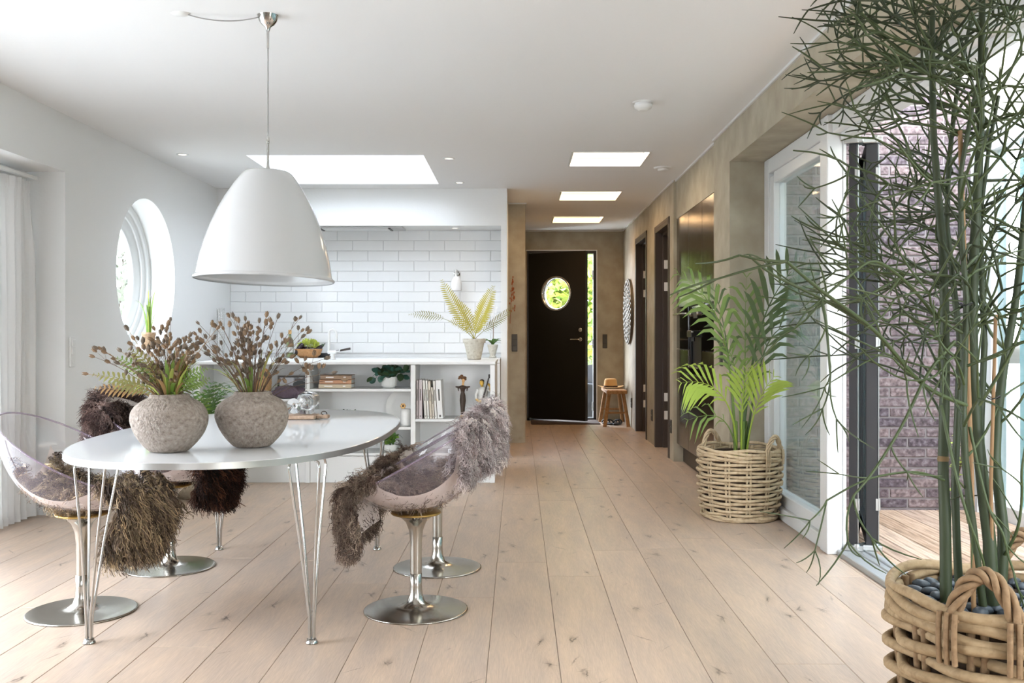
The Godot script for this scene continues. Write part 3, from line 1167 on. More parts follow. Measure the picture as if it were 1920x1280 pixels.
	g.lathe([Vector2(0.028, 0), Vector2(0.028, 0.01), Vector2(0.02, 0.016), Vector2(0, 0.016)], 20)
	part(leaf, "lock_cylinder", g, M.steel)
	for y in [0.12, 0.95, 1.85]:
		g = Geo.new()
		g.span(0.972, 0.985, y, y + 0.12, 12.78, 12.80, 0.002)
		struct("strike_plate", g, M.alu, d1s)
	g = Geo.new()
	g.span(0.16, 1.03, 0.0, 0.014, 12.15, 12.72, 0.004)
	solo("door_mat", g, M.mat_brown, "dark brown door mat inside the black front door", "mat")
	# rustic bench with a straw hat on it and sandals below
	var b := thing("wooden_bench", "small rustic wooden bench against the hall wall carrying a straw hat", "bench", P(1.20, 0, 12.2))
	g = Geo.new()
	g.box(Vector3(0, 0.425, 0), Vector3(0.25, 0.045, 0.80), 0.008)
	part(b, "seat", g, M.bench_wood)
	for sx in [-1, 1]:
		for sz in [-1, 1]:
			g = Geo.new()
			g.tube([Vector3(sx * 0.145, 0.0, sz * 0.34), Vector3(sx * 0.085, 0.41, sz * 0.28)], [0.026, 0.024], 6)
			part(b, "leg", g, M.bench_wood)
	for sz in [-1, 1]:
		g = Geo.new()
		g.tube([Vector3(-0.12, 0.17, sz * 0.315), Vector3(0.12, 0.17, sz * 0.315)], 0.013, 6)
		part(b, "stretcher", g, M.bench_wood)
	var hat := thing("straw_hat", "tan straw hat with a dark band lying on the bench", "hat", P(1.17, 0.4475, 12.32))
	g = Geo.new()
	g.grid(48, 10, func(u, w):
		var a: float = u * TAU
		var r: float = lerpf(0.085, 0.17, w)
		return Vector3(cos(a) * r, 0.012 + 0.012 * w * w * cos(2.0 * a) + 0.01 * w, sin(a) * r * 1.12), -1.0, true)
	part(hat, "brim", g, M.straw)
	g = Geo.new()
	g.t = Transform3D(Basis.IDENTITY.scaled(Vector3(1, 1, 1.12)), Vector3.ZERO)
	g.lathe([Vector2(0.088, 0.01), Vector2(0.084, 0.05), Vector2(0.076, 0.10), Vector2(0.068, 0.118), Vector2(0.05, 0.122), Vector2(0.03, 0.112), Vector2(0, 0.106)], 36)
	part(hat, "crown", g, M.straw)
	g = Geo.new()
	g.t = Transform3D(Basis.IDENTITY.scaled(Vector3(1, 1, 1.12)), Vector3.ZERO)
	g.lathe([Vector2(0.0895, 0.014), Vector2(0.0885, 0.034)], 36)
	part(hat, "band", g, M.mat_brown)
	for k in 2:
		var sd := thing("sandal", ["dark sandal on the floor under the bench, the one nearer the front door", "dark sandal on the floor under the bench, the one nearer the wall"][k], "sandal", P(1.13 + 0.11 * k, 0, 12.18 - 0.03 * k), 0.5 - 0.9 * k, "sandals under the bench")
		g = Geo.new()
		var o := PackedVector2Array()
		for i in 28:
			var a := TAU * i / 28.0
			o.append(Vector2(cos(a) * (0.045 + 0.008 * sin(a)), sin(a) * 0.13))
		g.slab(o, 0.0, 0.022, 0.004)
		part(sd, "sole", g, M.black_plastic)
		for z in [-0.06, 0.02]:
			g = Geo.new()
			var pts := []
			for i in 9:
				var a := PI * i / 8.0
				pts.append(Vector3(cos(a) * 0.046, 0.02 + sin(a) * 0.04, z + 0.02 * cos(a)))
			g.tube(pts, 0.009, 6)
			part(sd, "strap", g, M.black_plastic)
	# round silver relief disc on the wall above the bench
	var art := thing("wall_medallion", "round silver openwork disc hanging on the hall wall above the bench", "wall decoration", P(1.372, 1.41, 11.98))
	g = Geo.new()
	g.t = Transform3D(Basis(Vector3.BACK, PI / 2), Vector3.ZERO)
	g.lathe([Vector2(0.40, 0.0), Vector2(0.40, 0.015), Vector2(0.385, 0.024), Vector2(0.2, 0.03), Vector2(0, 0.032)], 64)
	part(art, "disc", g, M.aged_silver)
	var sg := Geo.new()
	sg.ball(Vector3.ZERO, Vector3(0.014, 0.024, 0.024), 8, 5)
	var stud := sg.mesh()
	for ringk in 6:
		var rr := 0.06 + ringk * 0.062
		var cnt := int(TAU * rr / 0.07)
		for i in cnt:
			var a := TAU * i / cnt + ringk * 0.4
			var so := part(art, "stud", stud, M.aged_silver)
			so.position = Vector3(-0.03, cos(a) * rr, sin(a) * rr)
	g = Geo.new()
	var pts2 := []
	for i in 64:
		var a := TAU * i / 64.0
		pts2.append(Vector3(-0.02, cos(a) * 0.395, sin(a) * 0.395))
	g.tube(pts2, 0.012, 6, false, true)
	part(art, "rim", g, M.aged_silver)
	# red dried spray hung on the end of the plastered wall
	var sp := thing("dried_spray", "russet dried seed spray hanging on the plastered wall end", "dried plant", P(-0.085, 1.30, 10.05))
	g = Geo.new()
	g.tube([Vector3(0, -0.06, 0), Vector3(0.01, 0.15, 0.005), Vector3(0.03, 0.40, 0.01)], [0.003, 0.0025, 0.0015], 5)
	part(sp, "stem", g, M.russet)
	for k in 34:
		g = Geo.new()
		var u := rng.randf()
		var y := lerpf(0.02, 0.42, u)
		var o := Vector3(rng.randf_range(-0.03, 0.04), rng.randf_range(0, 0.03), rng.randf_range(0, 0.03)) * (1.1 - u)
		g.ball(Vector3(0.01 + 0.02 * u, y, 0.008) + o, Vector3(0.006, 0.013, 0.006), 6, 4)
		part(sp, "seed_head", g, M.russet)

# ---------------------------------------------------------------- outside
func leafy(called: String, label: String, category: String, at: Vector3, size: Vector3, count: int, m: Array, leaf := 0.07, seed_n := 1) -> void:
	var r := RandomNumberGenerator.new()
	r.seed = seed_n
	var root := thing(called, label, category, at)
	var g := Geo.new()
	for k in 7:
		var e := Vector3(r.randf_range(-0.4, 0.4) * size.x, size.y * r.randf_range(0.55, 0.95), r.randf_range(-0.4, 0.4) * size.z)
		g.tube(bez(Vector3(r.randf_range(-0.1, 0.1), 0, r.randf_range(-0.1, 0.1)), Vector3(0, e.y * 0.4, 0), e * 0.6, e, 6), taper(7, 0.03, 0.008), 6)
	part(root, "stem", g, M.twig)
	var lf := Geo.new()
	lf.blade([Vector3.ZERO, Vector3(0, 0.3, 0.05), Vector3(0, 0.7, 0.05), Vector3(0, 1, -0.05)], [0.02, 0.3, 0.26, 0.0], Vector3.RIGHT, 0.25)
	var lm := lf.mesh()
	for j in m.size():
		var mm := MultiMesh.new()
		mm.transform_format = MultiMesh.TRANSFORM_3D
		mm.mesh = lm
		mm.instance_count = count / m.size()
		for k in mm.instance_count:
			var dir := Vector3(r.randfn(), r.randfn(), r.randfn()).normalized()
			var q := dir * pow(r.randf(), 0.45)
			q += Vector3(sin(q.y * 9.0 + j), cos(q.x * 8.0), sin(q.z * 7.0 + 2.0)) * 0.08
			var ps := Vector3(q.x * size.x * 0.5, size.y * 0.56 + q.y * size.y * 0.5, q.z * size.z * 0.5)
			ps.y = max(ps.y, 0.05)
			var b := Basis.from_euler(Vector3(r.randf_range(-1.2, 1.2), r.randf() * TAU, r.randf_range(-1.2, 1.2))).scaled(Vector3.ONE * leaf * r.randf_range(0.7, 1.3))
			mm.set_instance_transform(k, Transform3D(b, ps))
		var mi := MultiMeshInstance3D.new()
		mi.name = "foliage"
		mi.multimesh = mm
		mi.material_override = m[j]
		mi.set_meta("kind", "stuff")
		root.add_child(mi, true)

func build_outside() -> void:
	var g := Geo.new()
	g.span(-30, 30, -0.3, -0.2, -30, 45)
	struct("ground", g, M.gravel)
	# garden in front of the black door
	leafy("green_shrub", "sunlit yellow green shrub seen through the porthole of the front door", "shrub", P(0.6, -0.2, 16.6), Vector3(2.6, 3.2, 1.8), 5200, [M.sunny_leaf, M.grass_leaf, M.pale_leaf], 0.13, 3)
	leafy("tall_hedge", "tall green hedge seen through the gap of the open front door", "shrub", P(2.1, -0.2, 17.4), Vector3(2.4, 3.0, 2.0), 4200, [M.sunny_leaf, M.grass_leaf], 0.13, 4)
	# parked car of which a strip shows beside the open door
	var car := thing("parked_car", "dark parked car glimpsed through the gap beside the front door", "car", P(2.2, -0.2, 14.9), PI / 2)
	g = Geo.new()
	var prof := [Vector2(-1.9, 0.35), Vector2(-1.95, 0.62), Vector2(-1.75, 0.80), Vector2(-0.95, 0.92), Vector2(-0.4, 1.36), Vector2(0.7, 1.42), Vector2(1.45, 1.0), Vector2(1.9, 0.92), Vector2(1.98, 0.55), Vector2(1.9, 0.3)]
	for k in prof.size():
		var a: Vector2 = prof[k]
		var b: Vector2 = prof[(k + 1) % prof.size()]
		var e := b - a
		g.quad(Vector3(-0.8, a.y, a.x), Vector3(0.8, a.y, a.x), Vector3(0.8, b.y, b.x), Vector3(-0.8, b.y, b.x), Vector3(0, e.x, -e.y).normalized())
	for sx in [-0.8, 0.8]:
		var pts := []
		for q in prof:
			pts.append(Vector3(sx, q.y, q.x))
		var mid := Vector3(sx, 0.6, 0)
		for k in pts.size():
			g.poly([mid, pts[k], pts[(k + 1) % pts.size()]], Vector3(signf(sx), 0, 0))
	part(car, "body", g, M.car_paint)
	g = Geo.new()
	for sx in [-0.803, 0.803]:
		g.poly([Vector3(sx, 0.93, -0.85), Vector3(sx, 1.31, -0.36), Vector3(sx, 1.35, 0.62), Vector3(sx, 1.0, 1.25)], Vector3(signf(sx), 0, 0))
	part(car, "side_window", g, M.black_glass)
	for sz in [-1.2, 1.25]:
		for sx in [-0.78, 0.78]:
			g = Geo.new()
			g.t = Transform3D(Basis(Vector3.BACK, PI / 2), Vector3(sx, 0.32, sz))
			g.lathe([Vector2(0, -0.1), Vector2(0.28, -0.1), Vector2(0.32, -0.07), Vector2(0.32, 0.07), Vector2(0.28, 0.1), Vector2(0.2, 0.09), Vector2(0, 0.06)], 28)
			part(car, "wheel", g, M.black_plastic)
	# pale hedge outside the round window and the curtain
	leafy("grey_hedge", "pale silvery shrub outside the round window", "shrub", P(-4.7, -0.2, 8.9), Vector3(1.6, 4.0, 4.4), 9000, [M.silver_leaf, M.silver_leaf2], 0.12, 6)
	leafy("grey_tree", "pale silvery small tree farther off outside the round window", "tree", P(-5.0, -0.2, 11.9), Vector3(1.8, 3.8, 3.0), 6000, [M.silver_leaf2, M.silver_leaf], 0.12, 9)
	# small creeper at the foot of the brick wall
	var cr := thing("creeping_plant", "small light green creeper growing at the foot of the brick wall", "plant", P(2.80, -0.03, 6.25))
	for k in 5:
		var st := Geo.new()
		var tip := Vector3(rng.randf_range(-0.14, 0.12), rng.randf_range(0.35, 0.65), rng.randf_range(0.0, 0.12))
		var pts := bez(Vector3(0, 0, 0), Vector3(0, 0.2, 0.02), tip * 0.7 + Vector3(0, 0.1, 0), tip, 8)
		st.tube(pts, taper(9, 0.004, 0.0015), 5)
		part(cr, "stem", st, M.twig)
		for i in 16:
			var lf := Geo.new()
			var p: Vector3 = pts[1 + i % 8]
			var dir := Vector3(rng.randf_range(-1, 1), rng.randf_range(-0.2, 0.6), rng.randf_range(-0.3, 1)).normalized()
			lf.blade([p, p + dir * 0.018, p + dir * 0.036], [0.002, 0.013, 0.0], dir.cross(Vector3(0.2, 1, 0.3)), 0.2)
			part(cr, "leaf", lf, M.pale_leaf)

# ---------------------------------------------------------------- lamps and detectors in the ceiling
func build_ceiling_fittings() -> void:
	var where := ["square ceiling light panel of the hall nearest the dining area", "square ceiling light panel of the hall, the middle one", "square ceiling light panel of the hall nearest the front door"]
	for k in 3:
		var d: float = [7.26, 9.25, 11.22][k]
		var o := thing("ceiling_panel_light", where[k], "ceiling light", P(0.70, CEIL, d + 0.31), 0.0, "recessed ceiling light panels")
		var g := Geo.new()
		g.plate([-0.302, -0.285, 0.285, 0.302], [-0.312, -0.295, 0.295, 0.312], [[-0.285, 0.285, -0.295, 0.295]], -0.004, 0.075, func(u, w, h): return Vector3(u, h, w))
		part(o, "frame", g, M.white_frame)
		g = Geo.new()
		g.box(Vector3(0, 0.068, 0), Vector3(0.574, 0.01, 0.594))
		var em := mat("panel_glow%d" % k, rgb(255, 246, 232), 0.6)
		em.emission_enabled = true
		em.emission = [Color(1, 0.97, 0.92), Color(1, 0.95, 0.88), Color(1, 0.93, 0.82)][k]
		em.emission_energy_multiplier = 1.9
		part(o, "light_diffuser", g, em)
		var l := AreaLight3D.new()
		l.name = "panel_area_light"
		l.area_size = Vector2(0.55, 0.57)
		l.light_color = [Color(1, 0.90, 0.76), Color(1, 0.84, 0.64), Color(1.0, 0.80, 0.56)][k]
		l.light_energy = 2.3
		l.area_range = 14.0
		l.shadow_enabled = true
		l.rotation.x = -PI / 2
		l.position = Vector3(0, 0.058, 0)
		o.add_child(l)
	var spots := [[-2.55, CEIL, 7.37], [-0.54, CEIL, 7.54], [-0.53, CEIL, 8.73], [-0.605, 2.143, 9.26]]
	var names := ["small recessed spotlight in the ceiling left of the skylight", "small recessed spotlight in the ceiling beside the skylight front corner", "small recessed spotlight in the ceiling near the bulkhead", "small recessed spotlight under the white bulkhead"]
	for k in 4:
		var q: Array = spots[k]
		var o := thing("recessed_spotlight", names[k], "spotlight", P(q[0], q[1], q[2]), 0.0, "recessed kitchen spotlights")
		var g := Geo.new()
		g.lathe([Vector2(0.03, -0.002), Vector2(0.034, -0.006), Vector2(0.044, -0.005), Vector2(0.046, 0.0)], 28)
		part(o, "trim_ring", g, M.white_frame)
		g = Geo.new()
		g.lathe([Vector2(0, -0.003), Vector2(0.03, -0.002)], 24)
		var em := mat("spot_glow%d" % k, rgb(255, 248, 238), 0.5)
		em.emission_enabled = true
		em.emission = Color(1, 0.95, 0.86)
		em.emission_energy_multiplier = 7.0
		part(o, "light_lens", g, em)
		var l := SpotLight3D.new()
		l.name = "spot_light"
		l.light_color = Color(1, 0.93, 0.84)
		l.light_energy = 0.2
		l.light_size = 0.025
		l.spot_range = 8.0
		l.spot_angle = 38.0
		l.spot_attenuation = 2.0
		l.shadow_enabled = true
		l.rotation.x = -PI / 2
		l.position = Vector3(0, -0.012, 0)
		o.add_child(l)
	# smoke detectors
	for k in 2:
		var o := thing("smoke_detector", ["white two-tier smoke detector on the ceiling over the walkway", "flat white smoke detector on the ceiling above the steel cabinets"][k], "smoke detector", [P(0.735, CEIL, 5.72), P(1.185, CEIL, 7.95)][k])
		var g := Geo.new()
		g.lathe([Vector2(0, -0.008), Vector2(0.055, -0.008), Vector2(0.062, 0)] if k == 0 else [Vector2(0, -0.014), Vector2(0.06, -0.014), Vector2(0.075, -0.008), Vector2(0.078, 0)], 36)
		part(o, "base", g, M.white_plastic)
		g = Geo.new()
		if k == 0:
			g.lathe([Vector2(0, -0.052), Vector2(0.02, -0.052), Vector2(0.03, -0.048), Vector2(0.034, -0.04), Vector2(0.05, -0.036), Vector2(0.054, -0.018), Vector2(0.05, -0.016), Vector2(0.05, -0.008)], 36)
		else:
			g.lathe([Vector2(0, -0.03), Vector2(0.034, -0.03), Vector2(0.044, -0.024), Vector2(0.046, -0.014)], 36)
		part(o, "head", g, M.white_plastic)

func leaf_mat(key: String, c: Color, back := 0.35) -> void:
	var m := mat(key, c, 0.5, 0.0, 0.4)
	m.backlight_enabled = true
	m.backlight = Color(back, back, back * 0.8)

func mottled(key: String, a: Color, b: Color, c: Color, freq: float, scale: float, rough: float, seed_n: int, relief := 0.0) -> void:
	var m := mat(key, Color.WHITE, rough, 0.0, 0.35)
	m.albedo_texture = noise_tex([[0.0, a], [0.42, b], [0.58, b], [1.0, c]], freq, seed_n, 512)
	if relief > 0.0:
		m.heightmap_enabled = true
		m.heightmap_texture = noise_tex([], freq * 1.6, seed_n + 1, 512, FastNoiseLite.TYPE_SIMPLEX_SMOOTH, 6)
		m.heightmap_scale = relief
	triplanar(m, scale)

func more_materials() -> void:
	leaf_mat("grass_leaf", rgb(108, 138, 52))
	leaf_mat("pale_leaf", rgb(176, 188, 92))
	leaf_mat("sunny_leaf", rgb(186, 196, 74), 0.6)
	leaf_mat("fern_green", rgb(66, 108, 38))
	leaf_mat("fern_yellow", rgb(184, 172, 62))
	leaf_mat("fern_olive", rgb(132, 128, 66))
	leaf_mat("palm_green", rgb(104, 128, 60))
	leaf_mat("palm_dark", rgb(66, 88, 48))
	leaf_mat("palm_lime", rgb(150, 172, 64), 0.4)
	leaf_mat("blue_green", rgb(58, 98, 84), 0.15)
	leaf_mat("dark_green", rgb(52, 72, 44), 0.15)
	leaf_mat("silver_leaf", rgb(196, 198, 192), 0.5)
	leaf_mat("silver_leaf2", rgb(164, 170, 160), 0.4)
	mat("cactus_stem", rgb(44, 54, 26), 0.6)
	mat("cactus_twig", rgb(58, 70, 33), 0.55)
	mat("cactus_bark", rgb(116, 94, 62), 0.8)
	mat("twig", rgb(92, 74, 52), 0.8)
	mat("dry_stem", rgb(104, 80, 62), 0.8)
	mat("dry_straw", rgb(156, 122, 78), 0.8)
	mat("seed_brown", rgb(136, 112, 88), 0.85)
	mat("seed_grey", rgb(116, 102, 88), 0.85)
	mat("russet", rgb(150, 82, 48), 0.85)
	mat("straw", rgb(206, 164, 108), 0.85)
	mat("mat_brown", rgb(66, 50, 42), 0.95)
	mat("car_paint", rgb(58, 60, 66), 0.2)
	mat("aged_silver", rgb(116, 112, 105), 0.45, 0.85)
	mat("dark_steel", rgb(78, 72, 68), 0.4, 0.9)
	mat("bamboo", rgb(132, 100, 64), 0.6)
	mat("orchid_white", rgb(246, 244, 242), 0.6)
	mat("brass", rgb(176, 144, 82), 0.35, 0.8)
	mat("hide", rgb(222, 208, 200), 0.8)
	mat("soil", rgb(70, 54, 40), 0.95)
	mottled("bench_wood", rgb(138, 100, 64), rgb(168, 128, 88), rgb(196, 158, 116), 0.02, 2.0, 0.7, 60, 0.1)
	mottled("board_wood", rgb(140, 114, 94), rgb(170, 144, 122), rgb(196, 172, 150), 0.02, 4.0, 0.6, 61, 0.05)
	mottled("terracotta_old", rgb(150, 112, 84), rgb(176, 146, 116), rgb(206, 190, 166), 0.02, 5.0, 0.9, 62, 0.1)
	mottled("lime_pot", rgb(146, 134, 112), rgb(204, 198, 184), rgb(226, 222, 212), 0.016, 4.0, 0.9, 63, 0.1)
	mottled("stone_vase", rgb(98, 87, 79), rgb(152, 140, 130), rgb(190, 180, 169), 0.035, 3.0, 0.95, 64, 0.8)
	mottled("stone_pot", rgb(116, 106, 88), rgb(154, 142, 122), rgb(180, 170, 150), 0.02, 2.5, 0.95, 65, 0.3)
	mottled("wicker_a", rgb(150, 126, 96), rgb(192, 170, 138), rgb(212, 194, 164), 0.02, 3.0, 0.7, 66, 0.06)
	mottled("wicker_b", rgb(116, 94, 66), rgb(152, 128, 96), rgb(176, 152, 120), 0.02, 3.0, 0.7, 67, 0.06)
	mottled("wicker_dark", rgb(92, 70, 48), rgb(130, 104, 76), rgb(154, 128, 98), 0.02, 3.0, 0.7, 68, 0.06)
	mottled("pebble_black", rgb(40, 44, 48), rgb(58, 63, 68), rgb(84, 90, 94), 0.02, 6.0, 0.42, 69)
	mottled("wood_bowl", rgb(148, 102, 62), rgb(186, 140, 94), rgb(208, 166, 122), 0.02, 4.0, 0.6, 70)
	mottled("amethyst", rgb(84, 64, 80), rgb(142, 122, 138), rgb(222, 210, 216), 0.06, 7.0, 0.3, 71, 1.2)
	mottled("citrine", rgb(160, 96, 44), rgb(226, 178, 128), rgb(250, 232, 208), 0.05, 6.0, 0.25, 72, 0.9)
	mat("eggplant", rgb(40, 26, 34), 0.18)
	mat("ceramic_white", rgb(238, 237, 232), 0.25)
	mat("figure_brown", rgb(66, 50, 38), 0.5)
	mat("figure_hair", rgb(112, 78, 50), 0.8)
	mat("figure_yellow", rgb(214, 172, 74), 0.5)
	mat("skin_tan", rgb(222, 176, 120), 0.6)
	var bg := mat("bottle_green", Color(0.45, 0.50, 0.16, 0.55), 0.04)
	bg.transparency = BaseMaterial3D.TRANSPARENCY_ALPHA

func at(px: float, py: float, d: float) -> Vector3:
	return P((px - 972.0) / 1820.0 * d, 1.12 - (py - 628.0) / 1820.0 * d, d)

# ---------------------------------------------------------------- island with open shelves
func build_island() -> void:
	var F := 7.36
	var il := thing("kitchen_island", "white kitchen island with open shelves facing the dining table", "kitchen island", P(-1.3, 0, F))
	var ox := 1.3
	var add := func(called: String, x0: float, x1: float, y0: float, y1: float, d0: float, d1: float):
		var g := Geo.new()
		g.t = Transform3D(Basis.IDENTITY, Vector3(ox, 0, F))
		g.span(x0, x1, y0, y1, d0, d1, 0.0015)
		part(il, called, g, M.white_lacquer)
	var B := F + 0.34
	add.call("body", -2.45, -0.18, 0.0, 0.893, B + 0.012, F + 0.92)
	add.call("back_panel", -2.45, -0.18, 0.0, 0.893, B, B + 0.011)
	for x in [[-2.45, -2.415], [-1.617, -1.582], [-0.817, -0.781], [-0.214, -0.178]]:
		add.call("upright", x[0], x[1], 0.0, 0.894, F, B)
	add.call("shelf", -2.415, -1.617, 0.615, 0.635, F + 0.004, B)
	add.call("shelf", -2.415, -1.617, 0.30, 0.32, F + 0.004, B)
	add.call("shelf", -1.582, -0.817, 0.692, 0.712, F + 0.004, B)
	add.call("shelf", -1.582, -0.817, 0.402, 0.422, F + 0.004, B)
	add.call("shelf", -0.781, -0.214, 0.463, 0.483, F + 0.004, B)
	for x in [[-2.415, -1.617], [-1.582, -0.817], [-0.781, -0.214]]:
		add.call("shelf", x[0], x[1], 0.205, 0.225, F + 0.004, B)
		add.call("base_panel", x[0], x[1], 0.0, 0.20, F + 0.012, F + 0.03)
	var g := Geo.new()
	g.span(-2.47, -0.174, 0.8965, 0.918, F - 0.006, F + 0.94, 0.0025)
	solo("island_worktop", g, M.white_lacquer, "white worktop of the kitchen island above the open shelves", "worktop")
	var S1 := 0.712
	# three old books lying on the middle shelf
	var bc := [rgb(204, 186, 158), rgb(186, 138, 104), rgb(150, 122, 98)]
	var bl := ["bottom cream book of the lying stack on the shelf", "middle terracotta book of the lying stack on the shelf", "top brown book of the lying stack on the shelf"]
	for k in 3:
		book("lying_book", bl[k], P(-1.40 + 0.004 * k, S1 + 0.002 + k * 0.034, F + 0.13), Vector3(0.25 - 0.006 * k, 0.032, 0.17), bc[k], true, "lying books")
	# standing books on the right-hand shelf
	var x := -0.778
	var widths := [0.018, 0.026, 0.02, 0.016, 0.019, 0.014, 0.018, 0.042]
	var heights := [0.292, 0.296, 0.292, 0.29, 0.285, 0.24, 0.288, 0.292]
	var cols := [rgb(186, 176, 176), rgb(202, 190, 190), rgb(228, 224, 216), rgb(236, 233, 226), rgb(214, 202, 186), rgb(222, 212, 198), rgb(234, 230, 224), rgb(242, 241, 238)]
	var lb := ["leftmost grey mauve book of the standing row on the shelf", "second book of the standing row, wide and mauve", "third book of the standing row, cream spine leaning", "fourth book of the standing row, white spine leaning", "fifth book of the standing row, beige spine leaning", "shortest book of the standing row, beige spine", "seventh book of the standing row, white leaning spine", "thickest white book at the end of the standing row"]
	for k in 8:
		var lean := 0.0 if k < 2 else 0.055
		if k == 2:
			x += 0.014
		var o := book("standing_book", lb[k], P(x + widths[k] / 2, 0.4835, F + 0.13), Vector3(widths[k], heights[k], 0.21), cols[k], false, "standing books on the shelf")
		o.rotation.z = lean
		if lean > 0.0:
			o.position.y += widths[k] * 0.5 * sin(lean)
		x += widths[k] + 0.0025
	# figurines
	figurine_vase(P(-0.43, 0.4835, F + 0.14))
	figurine_player(P(-0.275, 0.4835, F + 0.14))
	# amethyst, standing geode and framed photograph in the left bay
	var am := Geo.new()
	am.t = Transform3D(Basis.IDENTITY, Vector3.ZERO)
	am.grid(60, 12, func(u, w):
		var a: float = u * TAU
		var b: float = (clampf(w, 0.01, 0.99) - 0.5) * PI
		var r := 1.0 + 0.14 * sin(a * 3.0 + b * 4.0) + 0.12 * absf(sin(a * 7.0 + b * 3.0)) + 0.10 * absf(sin(a * 15.0 + b * 11.0)) - 0.1
		return Vector3(cos(a) * cos(b) * 0.13 * r, 0.045 + sin(b) * 0.045 * (r if b > 0 else 1.0), sin(a) * cos(b) * 0.05 * r), -1.0, true)
	solo("amethyst_cluster", am, M.amethyst, "purple amethyst cluster lying on the left shelf of the island", "mineral", P(-1.757, 0.636, F + 0.07))
	var ci := Geo.new()
	ci.grid(40, 16, func(u, w):
		var a: float = u * TAU
		var b: float = (clampf(w, 0.01, 0.99) - 0.5) * PI
		var r := 1.0 + 0.10 * sin(a * 4.0 + b * 5.0) + 0.07 * sin(a * 9.0 - b * 6.0)
		return Vector3(cos(a) * cos(b) * 0.05 * r, 0.115 + sin(b) * 0.115, sin(a) * cos(b) * 0.045 * r), -1.0, true)
	solo("citrine_geode", ci, M.citrine, "tall amber crystal geode standing on the left island shelf", "mineral", P(-1.945, 0.636, F + 0.09))
	var pf := thing("picture_frame", "framed black and white portrait photograph behind the amethyst cluster", "picture frame", P(-1.745, 0.636, F + 0.17))
	pf.rotation.x = -0.12
	var fg := Geo.new()
	fg.plate([-0.125, -0.11, 0.11, 0.125], [0.0, 0.015, 0.155, 0.17], [[-0.11, 0.11, 0.015, 0.155]], -0.008, 0.008, func(u, w, h): return Vector3(u, w, h))
	part(pf, "frame", fg, M.switch_grey)
	part(pf, "photograph", box_geo(Vector3(0.222, 0.142, 0.004), 0, Vector3(0, 0.085, 0)), portrait_mat())
	# leafy plants on the shelves
	bushy("eucalyptus_pot", "blue green round leaved plant in a white ribbed pot on the shelf", P(-1.0, S1 + 0.001, F + 0.14), 0.062, 0.085, M.ceramic_white, [M.blue_green, M.dark_green], 81, 0.03, 0.19, 5)
	bushy("creeping_fig", "small dark leaved plant in a low tray on the island shelf", P(-1.37, 0.4225, F + 0.14), 0.09, 0.035, M.black_plastic, [M.dark_green], 90, 0.011, 0.17, 6)
	bushy("jade_plant", "rounded light green succulent in a pot on the lowest shelf", P(-0.99, 0.2255, F + 0.13), 0.05, 0.05, M.ceramic_white, [M.fern_green, M.grass_leaf], 40, 0.020, 0.13, 7)
	# big pale plate leaning at the back and a small painted jar in front of it
	var pl := Geo.new()
	pl.lathe([Vector2(0, 0.0), Vector2(0.08, 0.002), Vector2(0.10, 0.008), Vector2(0.135, 0.014), Vector2(0.137, 0.018), Vector2(0.10, 0.013), Vector2(0.08, 0.007), Vector2(0, 0.005)], 48)
	var po := solo("leaning_plate", pl, M.ceramic_white, "large pale plate leaning against the back of the middle shelf", "plate", P(-0.905, 0.558, F + 0.29))
	po.rotation.x = PI / 2 - 0.2
	var jr := thing("lidded_jar", "white jar with a brown flower knob on the middle shelf", "jar", P(-0.865, 0.4225, F + 0.10))
	g = Geo.new()
	g.lathe([Vector2(0, 0), Vector2(0.035, 0), Vector2(0.04, 0.02), Vector2(0.042, 0.10), Vector2(0.036, 0.13), Vector2(0.0, 0.135)], 28)
	part(jr, "body", g, M.ceramic_white)
	g = Geo.new()
	for k in 6:
		var a := TAU * k / 6
		g.ball(Vector3(-0.018 + cos(a) * 0.013, 0.155 + sin(a) * 0.013, 0.03), Vector3(0.01, 0.01, 0.005), 8, 5)
	part(jr, "flower", g, M.straw)
	g = Geo.new()
	g.ball(Vector3(-0.018, 0.155, 0.034), Vector3(0.008, 0.008, 0.006), 8, 5)
	part(jr, "flower_centre", g, M.figure_brown)
	# white wall-side tap on the island
	var tp := thing("kitchen_tap", "white square spout tap standing on the island worktop", "tap", P(-1.535, 0.918, 8.02))
	g = Geo.new()
	g.lathe([Vector2(0, 0), Vector2(0.026, 0), Vector2(0.026, 0.006), Vector2(0.02, 0.012), Vector2(0.02, 0.05), Vector2(0, 0.05)], 20)
	part(tp, "base", g, M.white_lacquer)
	g = Geo.new()
	g.tube([Vector3(-0.03, 0.055, 0), Vector3(-0.03, 0.22, 0), Vector3(-0.022, 0.24, 0), Vector3(0.0, 0.248, 0), Vector3(0.012, 0.245, 0), Vector3(0.03, 0.23, 0), Vector3(0.032, 0.17, 0)], 0.010, 10)
	part(tp, "spout", g, M.white_lacquer)
	g = Geo.new()
	g.box(Vector3(-0.005, 0.06, 0), Vector3(0.075, 0.03, 0.03), 0.008)
	g.tube([Vector3(0.03, 0.065, 0), Vector3(0.055, 0.07, 0), Vector3(0.06, 0.09, 0)], 0.006, 8)
	part(tp, "lever", g, M.white_lacquer)

